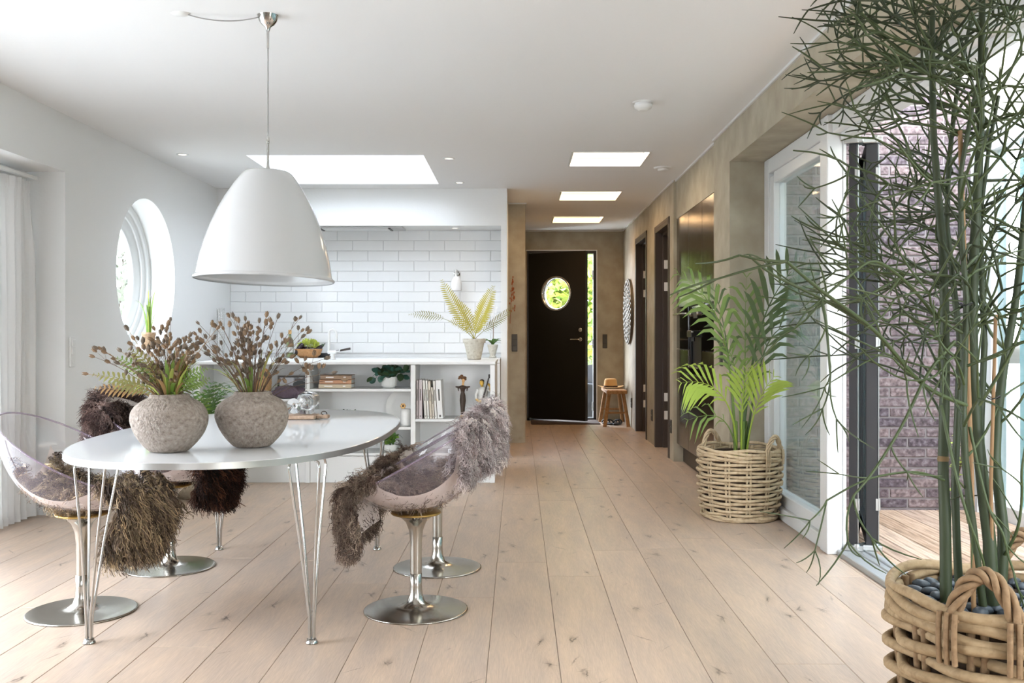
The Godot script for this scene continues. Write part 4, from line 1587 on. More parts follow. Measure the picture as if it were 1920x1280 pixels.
func book(called: String, label: String, pos: Vector3, size: Vector3, c: Color, lying: bool, group: String) -> Node3D:
	var o := thing(called, label, "book", pos, 0.0, group)
	var g := Geo.new()
	var t := 0.0025
	if lying:
		g.box(Vector3(0, t / 2, 0), Vector3(size.x, t, size.z), 0.0008)
		g.box(Vector3(0, size.y - t / 2, 0), Vector3(size.x, t, size.z), 0.0008)
		g.box(Vector3(0, size.y / 2, size.z / 2 - t / 2), Vector3(size.x, size.y, t), 0.0008)
	else:
		for s in [-1, 1]:
			g.box(Vector3(s * (size.x - t) / 2, size.y / 2, 0), Vector3(t, size.y, size.z), 0.0008)
		g.box(Vector3(0, size.y / 2, size.z / 2 - t / 2), Vector3(size.x, size.y, t), 0.0008)
	var key := "cover_" + c.to_html(false)
	if not M.has(key):
		mat(key, c, 0.6)
	part(o, "cover", g, M[key])
	g = Geo.new()
	if lying:
		g.box(Vector3(0, size.y / 2, -0.003), Vector3(size.x - 0.008, size.y - t * 2, size.z - 0.008))
	else:
		g.box(Vector3(0, size.y / 2, -0.003), Vector3(size.x - t * 2, size.y - 0.008, size.z - 0.008))
	part(o, "pages", g, M.ceramic_white)
	# lines of tiny unreadable print on the spine
	g = Geo.new()
	if lying:
		g.box(Vector3(-size.x * 0.2, size.y * 0.5, size.z / 2 + 0.0003), Vector3(size.x * 0.25, size.y * 0.22, 0.0006))
		g.box(Vector3(size.x * 0.28, size.y * 0.5, size.z / 2 + 0.0003), Vector3(size.x * 0.08, size.y * 0.22, 0.0006))
	else:
		g.box(Vector3(0, size.y * 0.62, size.z / 2 + 0.0003), Vector3(size.x * 0.25, size.y * 0.3, 0.0006))
		g.box(Vector3(0, size.y * 0.07, size.z / 2 + 0.0003), Vector3(size.x * 0.3, size.x * 0.4, 0.0006))
	part(o, "spine_print", g, M.switch_grey if not lying else M.orchid_white)
	return o

func portrait_mat() -> StandardMaterial3D:
	# a soft grey portrait: pale ground, dark hair, light face turned down
	var im := Image.create(96, 64, false, Image.FORMAT_RGB8)
	for j in 64:
		for i in 96:
			var c := 0.78
			if i > 46:
				c = 0.55
			var f := Vector2((i - 72) / 16.0, (j - 32) / 22.0).length()
			if f < 1.0:
				c = 0.86 - 0.12 * maxf(0.0, (i - 72) / 16.0)
			if Vector2((i - 68) / 24.0, (j - 12) / 13.0).length() < 1.0:
				c = 0.16
			if Vector2((i - 55) / 6.0, (j - 24) / 13.0).length() < 1.0:
				c = 0.2
			if Vector2((i - 79) / 5.0, (j - 33) / 2.4).length() < 1.0 or Vector2((i - 67) / 4.0, (j - 34) / 2.0).length() < 1.0:
				c = 0.28
			if Vector2((i - 75) / 5.0, (j - 46) / 2.0).length() < 1.0:
				c = 0.42
			if j > 54 and i > 50:
				c = 0.3
			im.set_pixel(i, j, Color(c, c, c * 1.02))
	var m := mat("portrait", Color.WHITE, 0.4)
	m.albedo_texture = ImageTexture.create_from_image(im)
	m.uv1_triplanar = true
	m.uv1_scale = Vector3(1 / 0.222, 1 / 0.142, 1)
	m.uv1_offset = Vector3(0.5, 0.1, 0)
	return m

func figurine_vase(pos: Vector3) -> void:
	# slender dark figure of a woman with wide shoulders and piled hair
	var f := thing("lady_figurine", "dark slender figurine of a lady with piled up hair", "figurine", pos)
	var g := Geo.new()
	g.t = Transform3D(Basis.IDENTITY.scaled(Vector3(1, 1, 0.75)), Vector3.ZERO)
	g.lathe([Vector2(0, 0), Vector2(0.02, 0), Vector2(0.022, 0.012), Vector2(0.014, 0.02)], 20)
	part(f, "foot", g, M.figure_yellow)
	g = Geo.new()
	g.t = Transform3D(Basis.IDENTITY.scaled(Vector3(1, 1, 0.75)), Vector3.ZERO)
	g.lathe([Vector2(0.014, 0.02), Vector2(0.018, 0.08), Vector2(0.024, 0.13), Vector2(0.021, 0.17), Vector2(0.014, 0.195), Vector2(0.018, 0.215), Vector2(0.028, 0.23), Vector2(0.022, 0.243), Vector2(0.0, 0.248)], 24)
	part(f, "gown", g, M.figure_brown)
	g = Geo.new()
	g.tube([Vector3(-0.056, 0.238, 0), Vector3(-0.03, 0.232, 0.004), Vector3(0, 0.24, 0.004), Vector3(0.03, 0.232, 0.004), Vector3(0.056, 0.238, 0)], [0.004, 0.009, 0.012, 0.009, 0.004], 8)
	for s in [-1, 1]:
		g.tube([Vector3(s * 0.036, 0.232, 0), Vector3(s * 0.032, 0.205, 0.006)], [0.007, 0.003], 6)
	part(f, "shoulder_wrap", g, M.figure_brown)
	g = Geo.new()
	g.tube([Vector3(0, 0.244, 0), Vector3(0.004, 0.272, 0)], [0.009, 0.007], 8)
	g.ball(Vector3(0.005, 0.285, 0.002), Vector3(0.012, 0.016, 0.013))
	part(f, "head", g, M.skin_tan)
	g = Geo.new()
	for q in [[-0.004, 0.308, 0.018], [-0.02, 0.312, 0.014], [0.014, 0.306, 0.016], [-0.028, 0.302, 0.010], [0.02, 0.294, 0.010], [-0.008, 0.322, 0.012]]:
		g.ball(Vector3(q[0], q[1], -0.002), Vector3(q[2], q[2] * 0.8, q[2]), 10, 7)
	part(f, "hair", g, M.figure_hair)

func figurine_player(pos: Vector3) -> void:
	# small painted man in a pale suit holding a long-necked string instrument
	var f := thing("musician_figurine", "painted figurine of a man in white holding a long-necked instrument", "figurine", pos)
	var g := Geo.new()
	g.box(Vector3(0, 0.008, 0), Vector3(0.09, 0.016, 0.06), 0.004)
	part(f, "plinth", g, M.figure_brown)
	g = Geo.new()
	g.t = Transform3D(Basis.IDENTITY.scaled(Vector3(1, 1, 0.7)), Vector3(0, 0, 0))
	g.lathe([Vector2(0.026, 0.016), Vector2(0.03, 0.06), Vector2(0.033, 0.13), Vector2(0.036, 0.17), Vector2(0.04, 0.205), Vector2(0.034, 0.226), Vector2(0.014, 0.238), Vector2(0.0, 0.24)], 24)
	g.t = Transform3D.IDENTITY
	g.tube([Vector3(-0.036, 0.215, 0), Vector3(-0.052, 0.175, 0.01), Vector3(-0.05, 0.145, 0.022)], [0.014, 0.012, 0.010], 8)
	g.tube([Vector3(0.036, 0.215, 0), Vector3(0.058, 0.205, 0.012)], [0.014, 0.011], 8)
	part(f, "suit", g, M.ceramic_white)
	g = Geo.new()
	g.ball(Vector3(-0.008, 0.268, 0.004), Vector3(0.017, 0.023, 0.018))
	g.tube([Vector3(-0.004, 0.236, 0), Vector3(-0.006, 0.252, 0.002)], 0.009, 8)
	g.tube([Vector3(-0.05, 0.145, 0.022), Vector3(-0.03, 0.128, 0.034), Vector3(-0.008, 0.13, 0.036)], [0.009, 0.009, 0.011], 8)
	g.tube([Vector3(0.058, 0.205, 0.012), Vector3(0.06, 0.24, 0.02), Vector3(0.042, 0.262, 0.026)], [0.009, 0.009, 0.010], 8)
	part(f, "face_and_hands", g, M.figure_yellow)
	g = Geo.new()
	g.ball(Vector3(-0.007, 0.282, -0.002), Vector3(0.018, 0.014, 0.018))
	part(f, "hair", g, M.figure_brown)
	g = Geo.new()
	g.tube([Vector3(-0.002, 0.13, 0.036), Vector3(0.022, 0.215, 0.034), Vector3(0.046, 0.305, 0.03)], [0.008, 0.006, 0.005], 8)
	g.box(Vector3(0.05, 0.32, 0.03), Vector3(0.012, 0.03, 0.008), 0.002)
	part(f, "instrument", g, M.dark_wood)

func bushy(called: String, label: String, pos: Vector3, r: float, h: float, potm: Material, leaves: Array, count: int, leaf: float, spread: float, seed_n: int) -> void:
	var rr := RandomNumberGenerator.new()
	rr.seed = seed_n
	var o := thing(called, label, "potted plant", pos)
	var g := Geo.new()
	var prof := [Vector2(0, 0), Vector2(r * 0.75, 0.0), Vector2(r * 0.95, h * 0.3), Vector2(r, h), Vector2(r * 0.93, h), Vector2(r * 0.85, h * 0.8), Vector2(0, h * 0.8)]
	g.lathe(prof, 36)
	part(o, "pot", g, potm)
	if potm == M.ceramic_white:
		g = Geo.new()
		for k in 36:
			var a := TAU * k / 36
			g.tube([Vector3(cos(a) * r * 0.90, h * 0.2, sin(a) * r * 0.90), Vector3(cos(a) * r * 0.995, h * 0.9, sin(a) * r * 0.995)], 0.0022, 4)
		part(o, "ribs", g, potm)
	for k in 9:
		g = Geo.new()
		var a := TAU * k / 9 + rr.randf()
		var dir := Vector3(cos(a), 0, sin(a) * 0.6)
		var top := dir * spread * rr.randf_range(0.5, 1.0)
		var y := h + rr.randf_range(0.02, 0.07)
		var tip := Vector3(top.x, min(y + rr.randf_range(-0.06, 0.01), 0.165 if leaf > 0.012 else 0.2), top.z)
		var pts := bez(Vector3(0, h * 0.8, 0), Vector3(dir.x * 0.02, y + 0.03, dir.z * 0.02), Vector3(top.x * 0.7, y + 0.03, top.z * 0.7), tip, 8)
		g.tube(pts, taper(9, 0.0022, 0.001), 5)
		part(o, "stem", g, M.dark_green)
		for i in int(count / 9.0):
			var lf := Geo.new()
			var p: Vector3 = pts[2 + i % 7]
			var d := Vector3(rr.randf_range(-1, 1), rr.randf_range(-0.7, 0.5), rr.randf_range(-0.2, 1)).normalized()
			var l := leaf * rr.randf_range(0.8, 1.3)
			var ac := d.cross(Vector3(rr.randf_range(-0.5, 0.5), 0.6, 0.7)).normalized()
			lf.blade([p, p + d * l * 0.35, p + d * l * 0.9, p + d * l * 1.5, p + d * l * 1.85], [0.001, l * 0.55, l * 0.75, l * 0.5, 0.0], ac, 0.12)
			part(o, "leaf", lf, leaves[rr.randi() % leaves.size()])

# ---------------------------------------------------------------- things on the worktops
func frond(parent: Node3D, pts: Array, w: float, n: int, m: Material, called := "frond", droop := 0.0, bare := 0.15, narrow := 0.16, seed_n := 1, face := Vector3.ZERO, sweep := 0.5) -> void:
	# a feather leaf: midrib with pairs of narrow leaflets, each a sub-part
	var g := Geo.new()
	var k_n := pts.size()
	g.tube(pts, taper(k_n, w * 0.028 + 0.001, 0.0006), 5)
	var o := part(parent, called, g, m)
	var c := Curve3D.new()
	for p in pts:
		c.add_point(p)
	var length := c.get_baked_length()
	var rr := RandomNumberGenerator.new()
	rr.seed = seed_n
	for k in n:
		var u := lerpf(bare, 0.985, float(k) / (n - 1))
		var p := c.sample_baked(u * length)
		var q := c.sample_baked(min(u * length + 0.01, length))
		var p2 := c.sample_baked(max(u * length - 0.01, 0.0))
		var dir := (q - p2).normalized()
		var side := dir.cross(Vector3.UP)
		if side.length() < 0.3:
			side = dir.cross(Vector3(0.0, 0.4, 1.0))
		if face != Vector3.ZERO:
			side = dir.cross(face)
		side = side.normalized()
		var len_k := w * (0.35 + 0.65 * sin(PI * pow((u - bare) / (1.0 - bare), 0.75) * 0.92 + 0.25)) * rr.randf_range(0.92, 1.06)
		if u > 0.9:
			len_k *= 0.65
		for s in [-1.0, 1.0]:
			var out: Vector3 = (side * s * (1.1 - sweep * 0.5) + dir * sweep + Vector3.UP * 0.12).normalized()
			var lf := Geo.new()
			var tip: Vector3 = p + out * len_k + Vector3.DOWN * droop * len_k
			var mid: Vector3 = p + out * len_k * 0.5 + Vector3.UP * 0.02 * len_k
			lf.blade([p, (p + mid) * 0.5, mid, (mid + tip) * 0.5 + Vector3.UP * droop * len_k * 0.12, tip], [0.0012, len_k * narrow * 0.45, len_k * narrow * 0.5, len_k * narrow * 0.36, 0.0], dir, 0.2)
			part(o, "leaflet", lf, m)

func build_counter_things() -> void:
	# fern in a limewashed pot on the island
	var fp := thing("potted_fern", "yellow green fern in a limewashed clay pot on the island", "potted plant", P(-0.363, 0.9185, 7.98))
	var g := Geo.new()
	g.lathe([Vector2(0, 0), Vector2(0.052, 0), Vector2(0.056, 0.01), Vector2(0.082, 0.135), Vector2(0.092, 0.137), Vector2(0.095, 0.172), Vector2(0.086, 0.172), Vector2(0.076, 0.14), Vector2(0, 0.14)], 40)
	part(fp, "pot", g, M.lime_pot)
	g = Geo.new()
	g.lathe([Vector2(0.084, 0.158), Vector2(0.05, 0.17), Vector2(0, 0.175)], 24)
	part(fp, "soil", g, M.soil)
	var b := Vector3(0, 0.165, 0)
	frond(fp, bez(b, b + Vector3(-0.05, 0.12, 0.02), b + Vector3(-0.14, 0.22, 0.03), b + Vector3(-0.27, 0.49, 0.0), 12), 0.085, 26, M.fern_yellow, "frond", 0.1, 0.12, 0.15, 1, Vector3(0.2, 0.3, 1))
	frond(fp, bez(b, b + Vector3(0.02, 0.12, 0.03), b + Vector3(0.09, 0.25, 0.03), b + Vector3(0.155, 0.44, -0.02), 12), 0.095, 26, M.fern_yellow, "frond", 0.1, 0.12, 0.15, 2, Vector3(-0.2, 0.3, 1))
	frond(fp, bez(b, b + Vector3(-0.1, 0.12, 0.0), b + Vector3(-0.32, 0.24, 0.0), b + Vector3(-0.54, 0.205, 0.02), 12), 0.05, 16, M.fern_olive, "frond", 0.3, 0.52, 0.15, 3, Vector3(0.1, 0.3, 1))
	frond(fp, bez(b, b + Vector3(0.1, 0.1, 0.02), b + Vector3(0.2, 0.16, 0.0), b + Vector3(0.32, 0.27, -0.02), 12), 0.055, 20, M.fern_olive, "frond", 0.2, 0.25, 0.15, 4, Vector3(0, 0.3, 1))
	frond(fp, bez(b, b + Vector3(-0.03, 0.1, 0.06), b + Vector3(-0.10, 0.17, 0.09), b + Vector3(-0.20, 0.15, 0.12), 10), 0.06, 14, M.fern_yellow, "frond", 0.3, 0.2, 0.15, 5, Vector3(0.3, 0.3, 1))
	frond(fp, bez(b, b + Vector3(0.02, 0.1, -0.05), b + Vector3(0.06, 0.19, -0.08), b + Vector3(0.12, 0.20, -0.14), 10), 0.06, 14, M.fern_yellow, "frond", 0.3, 0.2, 0.15, 6, Vector3(-0.3, 0.3, 1))
	frond(fp, bez(b, b + Vector3(-0.02, 0.14, 0.0), b + Vector3(-0.06, 0.24, -0.02), b + Vector3(-0.16, 0.33, -0.06), 10), 0.07, 18, M.fern_yellow, "frond", 0.2, 0.2, 0.15, 7, Vector3(0.2, 0.3, 1))
	# white orchid in a small urn on the back worktop
	var oc := thing("potted_orchid", "white orchid on a cane in a small grey urn", "potted plant", P(-0.245, 0.9055, 9.25))
	g = Geo.new()
	g.lathe([Vector2(0, 0), Vector2(0.034, 0), Vector2(0.034, 0.01), Vector2(0.024, 0.02), Vector2(0.034, 0.05), Vector2(0.046, 0.10), Vector2(0.052, 0.125), Vector2(0.046, 0.125), Vector2(0.04, 0.10), Vector2(0, 0.10)], 28)
	part(oc, "urn", g, M.lime_pot)
	for k in 6:
		g = Geo.new()
		var a := TAU * k / 6.0 + 0.3
		var dir := Vector3(cos(a), 0, sin(a))
		g.blade(bez(Vector3(0, 0.11, 0), Vector3(0, 0.16, 0) + dir * 0.03, Vector3(0, 0.18, 0) + dir * 0.07, Vector3(0, 0.15 + 0.03 * (k % 2), 0) + dir * 0.11, 6), [0.006, 0.014, 0.018, 0.019, 0.017, 0.011, 0.0], dir.cross(Vector3.UP), 0.35)
		part(oc, "leaf", g, M.fern_green)
	g = Geo.new()
	g.tube([Vector3(0.005, 0.1, 0), Vector3(0.008, 0.40, 0)], 0.004, 6)
	part(oc, "cane", g, M.bamboo)
	for k in 6:
		g = Geo.new()
		var c := Vector3(0.01 + 0.02 * sin(k * 2.2), 0.36 + k * 0.028, 0.02)
		for j in 5:
			var a := TAU * j / 5 + k
			var dir := Vector3(cos(a), sin(a), 0.25).normalized()
			g.blade([c, c + dir * 0.012, c + dir * 0.024, c + dir * 0.03], [0.002, 0.011, 0.011, 0.0], dir.cross(Vector3.BACK), 0.1)
		part(oc, "blossom", g, M.orchid_white)
	# wall lamp
	var wl := thing("wall_lamp", "small white glass wall lamp with a chrome bracket on the tiles", "wall lamp", P(-0.60, 1.72, 9.49))
	g = Geo.new()
	g.t = Transform3D(Basis(Vector3.RIGHT, PI / 2), Vector3.ZERO)
	g.lathe([Vector2(0.0, 0.0), Vector2(0.03, 0.0), Vector2(0.03, 0.012), Vector2(0.0, 0.014)], 20)
	g.t = Transform3D.IDENTITY
	g.tube([Vector3(0.02, 0.0, 0.01), Vector3(0.02, 0.02, 0.06), Vector3(0.0, 0.02, 0.10), Vector3(0, -0.02, 0.11)], 0.007, 8)
	g.tube([Vector3(0, 0.03, 0.11), Vector3(0, -0.04, 0.11)], [0.012, 0.018], 12)
	part(wl, "bracket", g, M.chrome)
	g = Geo.new()
	g.t = Transform3D(Basis.IDENTITY, Vector3(0, 0, 0.11))
	g.lathe([Vector2(0.052, -0.17), Vector2(0.056, -0.12), Vector2(0.046, -0.07), Vector2(0.022, -0.035), Vector2(0.0, -0.032)], 28)
	part(wl, "shade", g, M.orchid_white)
	# wooden bowl with aubergines and salad, and a pan handle behind
	var bx := -1.99
	var bw := solo("wooden_bowl", bowl_geo(0.132, 0.085), M.wood_bowl, "round wooden bowl of salad and aubergines on the worktop", "bowl", P(bx, 0.9055, 9.2))
	bw.set_meta("group", "worktop crockery")
	for k in 3:
		var eg := thing("aubergine", ["dark aubergine on the bowl rim nearest the green bottle", "large dark aubergine lying across the middle of the bowl", "dark aubergine on the bowl rim nearest the white tap"][k], "aubergine", P(bx + [-0.075, 0.02, 0.09][k], 0.985, 9.13 + 0.03 * k), 0.0, "aubergines in the wooden bowl")
		eg.rotation.z = [2.5, 1.3, -0.9][k]
		g = Geo.new()
		g.lathe([Vector2(0, -0.07), Vector2(0.018, -0.064), Vector2(0.028, -0.045), Vector2(0.028, -0.01), Vector2(0.02, 0.035), Vector2(0.012, 0.06), Vector2(0, 0.065)], 18)
		part(eg, "fruit", g, M.eggplant)
		g = Geo.new()
		g.lathe([Vector2(0.014, 0.05), Vector2(0.013, 0.066), Vector2(0.005, 0.072), Vector2(0.004, 0.09), Vector2(0, 0.09)], 12)
		part(eg, "stalk", g, M.dark_green)
	var sal := thing("salad_leaves", "bright green frilly salad heaped in the wooden bowl", "salad", P(bx, 0.985, 9.22))
	var mi := Geo.new()
	var rr := RandomNumberGenerator.new()
	rr.seed = 12
	for k in 260:
		var dir := Vector3(rr.randfn(), absf(rr.randfn()) + 0.1, rr.randfn()).normalized()
		var p := dir * Vector3(0.10, 0.085, 0.09) * rr.randf_range(0.6, 1.0)
		var o2 := (dir + Vector3(rr.randf_range(-1, 1), rr.randf_range(0, 1), rr.randf_range(-1, 1)) * 0.6).normalized()
		mi.blade([p, p + o2 * 0.012, p + o2 * 0.024, p + o2 * 0.03], [0.002, 0.008, 0.007, 0.0], o2.cross(Vector3(rr.randf(), rr.randf(), rr.randf())), 0.4)
	var ms := part(sal, "leaves", mi, M.sunny_leaf)
	ms.set_meta("kind", "stuff")
	var pan := thing("frying_pan", "dark frying pan behind the bowl with its handle pointing right", "pan", P(bx + 0.07, 0.9055, 9.36))
	g = Geo.new()
	g.lathe([Vector2(0, 0), Vector2(0.09, 0), Vector2(0.105, 0.04), Vector2(0.102, 0.04), Vector2(0.088, 0.004), Vector2(0, 0.004)], 32)
	part(pan, "body", g, M.black_plastic)
	g = Geo.new()
	g.tube([Vector3(0.10, 0.035, 0), Vector3(0.18, 0.062, 0), Vector3(0.30, 0.085, 0)], [0.01, 0.009, 0.011], 8)
	part(pan, "handle", g, M.dark_wood)
	# bottle of oil
	var bo := thing("oil_bottle", "green glass oil bottle with a pale label on the worktop", "bottle", P(-2.17, 0.9055, 9.22))
	g = Geo.new()
	g.lathe([Vector2(0, 0), Vector2(0.034, 0), Vector2(0.036, 0.01), Vector2(0.036, 0.14), Vector2(0.03, 0.17), Vector2(0.014, 0.195), Vector2(0.012, 0.235), Vector2(0.014, 0.237), Vector2(0.014, 0.248), Vector2(0, 0.248)], 24)
	part(bo, "glass", g, M.bottle_green)
	g = Geo.new()
	g.lathe([Vector2(0.0365, 0.05), Vector2(0.0365, 0.10)], 24)
	part(bo, "paper_label", g, M.ceramic_white)
	g = Geo.new()
	g.lathe([Vector2(0.0155, 0.225), Vector2(0.0155, 0.262), Vector2(0, 0.264)], 16)
	part(bo, "cap", g, M.straw)
	# tall fluted glass bottle
	var fb := Geo.new()
	fb.grid(48, 14, func(u, w):
		var prof := [Vector2(0.03, 0), Vector2(0.032, 0.04), Vector2(0.034, 0.15), Vector2(0.034, 0.30), Vector2(0.033, 0.42), Vector2(0.034, 0.46)]
		var k: float = clampf(w, 0, 0.999) * 5
		var i := int(k)
		var p: Vector2 = prof[i].lerp(prof[i + 1], k - i)
		var r: float = p.x * (1.0 + 0.05 * cos(u * TAU * 14))
		return Vector3(cos(u * TAU) * r, p.y, sin(u * TAU) * r), -1.0, true)
	solo("fluted_bottle", fb, M.wine_glass, "tall fluted clear glass bottle on the far end of the worktop", "bottle", P(-2.755, 0.9055, 8.98))

func bowl_geo(r: float, h: float) -> Geo:
	var g := Geo.new()
	g.lathe([Vector2(0, 0), Vector2(r * 0.6, 0), Vector2(r * 0.85, h * 0.35), Vector2(r, h), Vector2(r * 0.95, h), Vector2(r * 0.8, h * 0.4), Vector2(r * 0.5, h * 0.12), Vector2(0, h * 0.1)], 40)
	return g

func _last_materials() -> void:
	mat("table_white", rgb(240, 240, 239), 0.05)
	mat("lamp_white", rgb(200, 200, 199), 0.13)
	mat("base_alu", rgb(186, 182, 174), 0.2, 1.0)
	mat("cord_grey", rgb(150, 148, 144), 0.7)

# ---------------------------------------------------------------- dining table
func superellipse(a: float, b: float, n: float, k: int) -> PackedVector2Array:
	var out := PackedVector2Array()
	for i in k:
		var t := TAU * i / k
		var c := cos(t)
		var s := sin(t)
		out.append(Vector2(a * signf(c) * pow(absf(c), 2.0 / n), b * signf(s) * pow(absf(s), 2.0 / n)))
	return out

const TABLE_Y := 0.70

func build_table() -> void:
	var c := P(-1.163, 0, 4.335)
	var t := thing("dining_table", "white oval dining table with metal edge and chrome rod legs", "table", c)
	var g := Geo.new()
	g.slab(superellipse(0.597, 1.147, 2.6, 120), TABLE_Y - 0.02, TABLE_Y, 0.0012)
	part(t, "table_top", g, M.table_white)
	g = Geo.new()
	var o := superellipse(0.600, 1.150, 2.6, 120)
	var q := superellipse(0.5972, 1.1472, 2.6, 120)
	for k in 120:
		var a := o[k]
		var b := o[(k + 1) % 120]
		var na := Vector3(a.x / 0.36, 0, a.y / 1.32).normalized()
		var nb := Vector3(b.x / 0.36, 0, b.y / 1.32).normalized()
		var i0 := g.vert(Vector3(a.x, TABLE_Y - 0.023, a.y), na)
		var i1 := g.vert(Vector3(b.x, TABLE_Y - 0.023, b.y), nb)
		var i2 := g.vert(Vector3(b.x, TABLE_Y - 0.001, b.y), nb)
		var i3 := g.vert(Vector3(a.x, TABLE_Y - 0.001, a.y), na)
		g.tri(i0, i1, i2)
		g.tri(i0, i2, i3)
		for y in [TABLE_Y - 0.001, TABLE_Y - 0.023]:
			g.quad(Vector3(a.x, y, a.y), Vector3(b.x, y, b.y), Vector3(q[(k + 1) % 120].x, y, q[(k + 1) % 120].y), Vector3(q[k].x, y, q[k].y), Vector3(0, 1 if y > 0.69 else -1, 0))
	part(t, "edge_band", g, M.alu)
	g = Geo.new()
	g.slab(superellipse(0.45, 0.95, 2.6, 60), TABLE_Y - 0.028, TABLE_Y - 0.0205)
	part(t, "underframe", g, M.white_lacquer)
	var feet := [P(-1.561, 0, 3.53), P(-0.751, 0, 3.53), P(-1.563, 0, 5.07), P(-0.738, 0, 5.07)]
	for f in feet:
		var p: Vector3 = f - c
		var inw := Vector3(-signf(p.x) * 0.02, 0, -signf(p.z) * 0.02)
		var lg := Geo.new()
		for off in [Vector3(-0.055, 0, 0.06), Vector3(-0.055, 0, -0.06), Vector3(0.055, 0, 0.06), Vector3(0.055, 0, -0.06)]:
			var base: Vector3 = p + off.normalized() * 0.0095
			var top: Vector3 = p + inw + off
			var y1 := TABLE_Y - 0.03
			lg.tube([base + Vector3(0, 0.008, 0), base + Vector3(0, 0.10, 0) + off * 0.03, (base + top) * 0.5 + Vector3(0, y1 * 0.55, 0) - off * 0.05, top + Vector3(0, y1 - 0.03, 0), top + Vector3(0, y1 - 0.008, 0) - off * 0.08, top + Vector3(0, y1, 0) - off * 0.45], 0.0048, 8)
		part(t, "leg", lg, M.chrome)
		lg = Geo.new()
		lg.t = Transform3D(Basis.IDENTITY, p)
		lg.lathe([Vector2(0, 0), Vector2(0.022, 0), Vector2(0.023, 0.005), Vector2(0.019, 0.009), Vector2(0.016, 0.018), Vector2(0, 0.018)], 20)
		part(t, "foot", lg, M.steel)
	# two stone vases
	var vg := Geo.new()
	var prof := [Vector2(0, 0), Vector2(0.064, 0.0), Vector2(0.072, 0.006), Vector2(0.099, 0.034), Vector2(0.121, 0.066), Vector2(0.1335, 0.098), Vector2(0.1365, 0.122), Vector2(0.131, 0.148), Vector2(0.115, 0.171), Vector2(0.090, 0.187), Vector2(0.070, 0.195), Vector2(0.069, 0.205), Vector2(0.066, 0.209), Vector2(0.058, 0.207), Vector2(0.056, 0.19), Vector2(0.085, 0.168), Vector2(0.11, 0.135), Vector2(0.09, 0.06), Vector2(0, 0.03)]
	var cur := Curve2D.new()
	var fine := []
	for k in prof.size() - 1:
		for j in 3:
			fine.append(prof[k].lerp(prof[k + 1], j / 3.0))
	fine.append(prof[-1])
	for it in 2:
		for k in range(2, fine.size() - 1):
			fine[k] = (fine[k - 1] + fine[k] * 2.0 + fine[k + 1]) / 4.0
	vg.lathe(fine, 56)
	for k in vg.v.size():
		var p := vg.v[k]
		var w := 1.0 + 0.012 * sin(p.y * 40.0 + 3.0 * atan2(p.z, p.x)) + 0.008 * sin(5.0 * atan2(p.z, p.x) + p.y * 21.0)
		vg.v[k] = Vector3(p.x * w, p.y, p.z * w)
	var vm := vg.mesh()
	var v1 := P(-1.262, TABLE_Y, 3.51)
	var v2 := P(-1.003, TABLE_Y, 3.66)
	solo("stone_vase", vm, M.stone_vase, "round rough stone vase nearer the table front with dried grasses", "vase", v1, 0.0, "stone vases on the table")
	solo("stone_vase", vm, M.stone_vase, "round rough stone vase nearer the wine glasses with dark twigs", "vase", v2, 2.0, "stone vases on the table")
	bouquet(v1, v2)
	# serving board with two glasses
	var bd := thing("serving_board", "small wooden serving board under the wine glasses", "serving board", P(-1.05, TABLE_Y + 0.001, 4.87))
	g = Geo.new()
	g.box(Vector3(-0.035, 0.011, 0), Vector3(0.15, 0.02, 0.13), 0.004)
	g.box(Vector3(0.07, 0.011, 0.0), Vector3(0.06, 0.018, 0.05), 0.004)
	part(bd, "plank", g, M.board_wood)
	g = Geo.new()
	g.tube(bez(Vector3(0.075, 0.021, 0.02), Vector3(0.05, 0.035, 0.05), Vector3(0.09, 0.05, 0.0), Vector3(0.085, 0.021, -0.02), 10), 0.0022, 6)
	part(bd, "leather_loop", g, M.mat_brown)
	var wg := Geo.new()
	wg.lathe([Vector2(0.0, 0.0), Vector2(0.038, 0.002), Vector2(0.039, 0.004), Vector2(0.02, 0.006), Vector2(0.006, 0.012), Vector2(0.0042, 0.03), Vector2(0.004, 0.095), Vector2(0.006, 0.108), Vector2(0.02, 0.114), Vector2(0.038, 0.126), Vector2(0.046, 0.15), Vector2(0.045, 0.18), Vector2(0.036, 0.222), Vector2(0.0348, 0.222), Vector2(0.0435, 0.18), Vector2(0.0445, 0.15), Vector2(0.036, 0.129), Vector2(0.02, 0.118), Vector2(0.0, 0.116)], 36)
	var wm := wg.mesh()
	var g1 := solo("wine_glass", wm, M.wine_glass, "upturned wine glass standing on its rim on the serving board", "wine glass", P(-1.068, TABLE_Y + 0.023 + 0.222, 4.885), 0.0, "wine glasses")
	g1.rotation.x = PI
	var g2 := solo("wine_glass", wm, M.wine_glass, "wine glass lying on its side with its foot toward the front", "wine glass", P(-1.112, TABLE_Y + 0.069, 4.80), 0.0, "wine glasses")
	g2.rotation = Vector3(-PI / 2 + 0.10, -0.25, 0)

func seed_head_mesh(r: RandomNumberGenerator) -> ArrayMesh:
	var g := Geo.new()
	g.ball(Vector3(0, 0.008, 0), Vector3(0.0052, 0.009, 0.0052), 8, 6)
	for k in 6:
		var a := TAU * k / 6.0 + r.randf() * 0.4
		var o := Vector3(cos(a), 0, sin(a))
		g.blade([Vector3(0, 0.001, 0), Vector3(0, 0.007, 0) + o * 0.0062, Vector3(0, 0.015, 0) + o * 0.006, Vector3(0, 0.021 + r.randf() * 0.003, 0) + o * r.randf_range(0.003, 0.008)], [0.001, 0.0042, 0.0036, 0.0], o.cross(Vector3.UP), 0.2)
	return g.mesh()

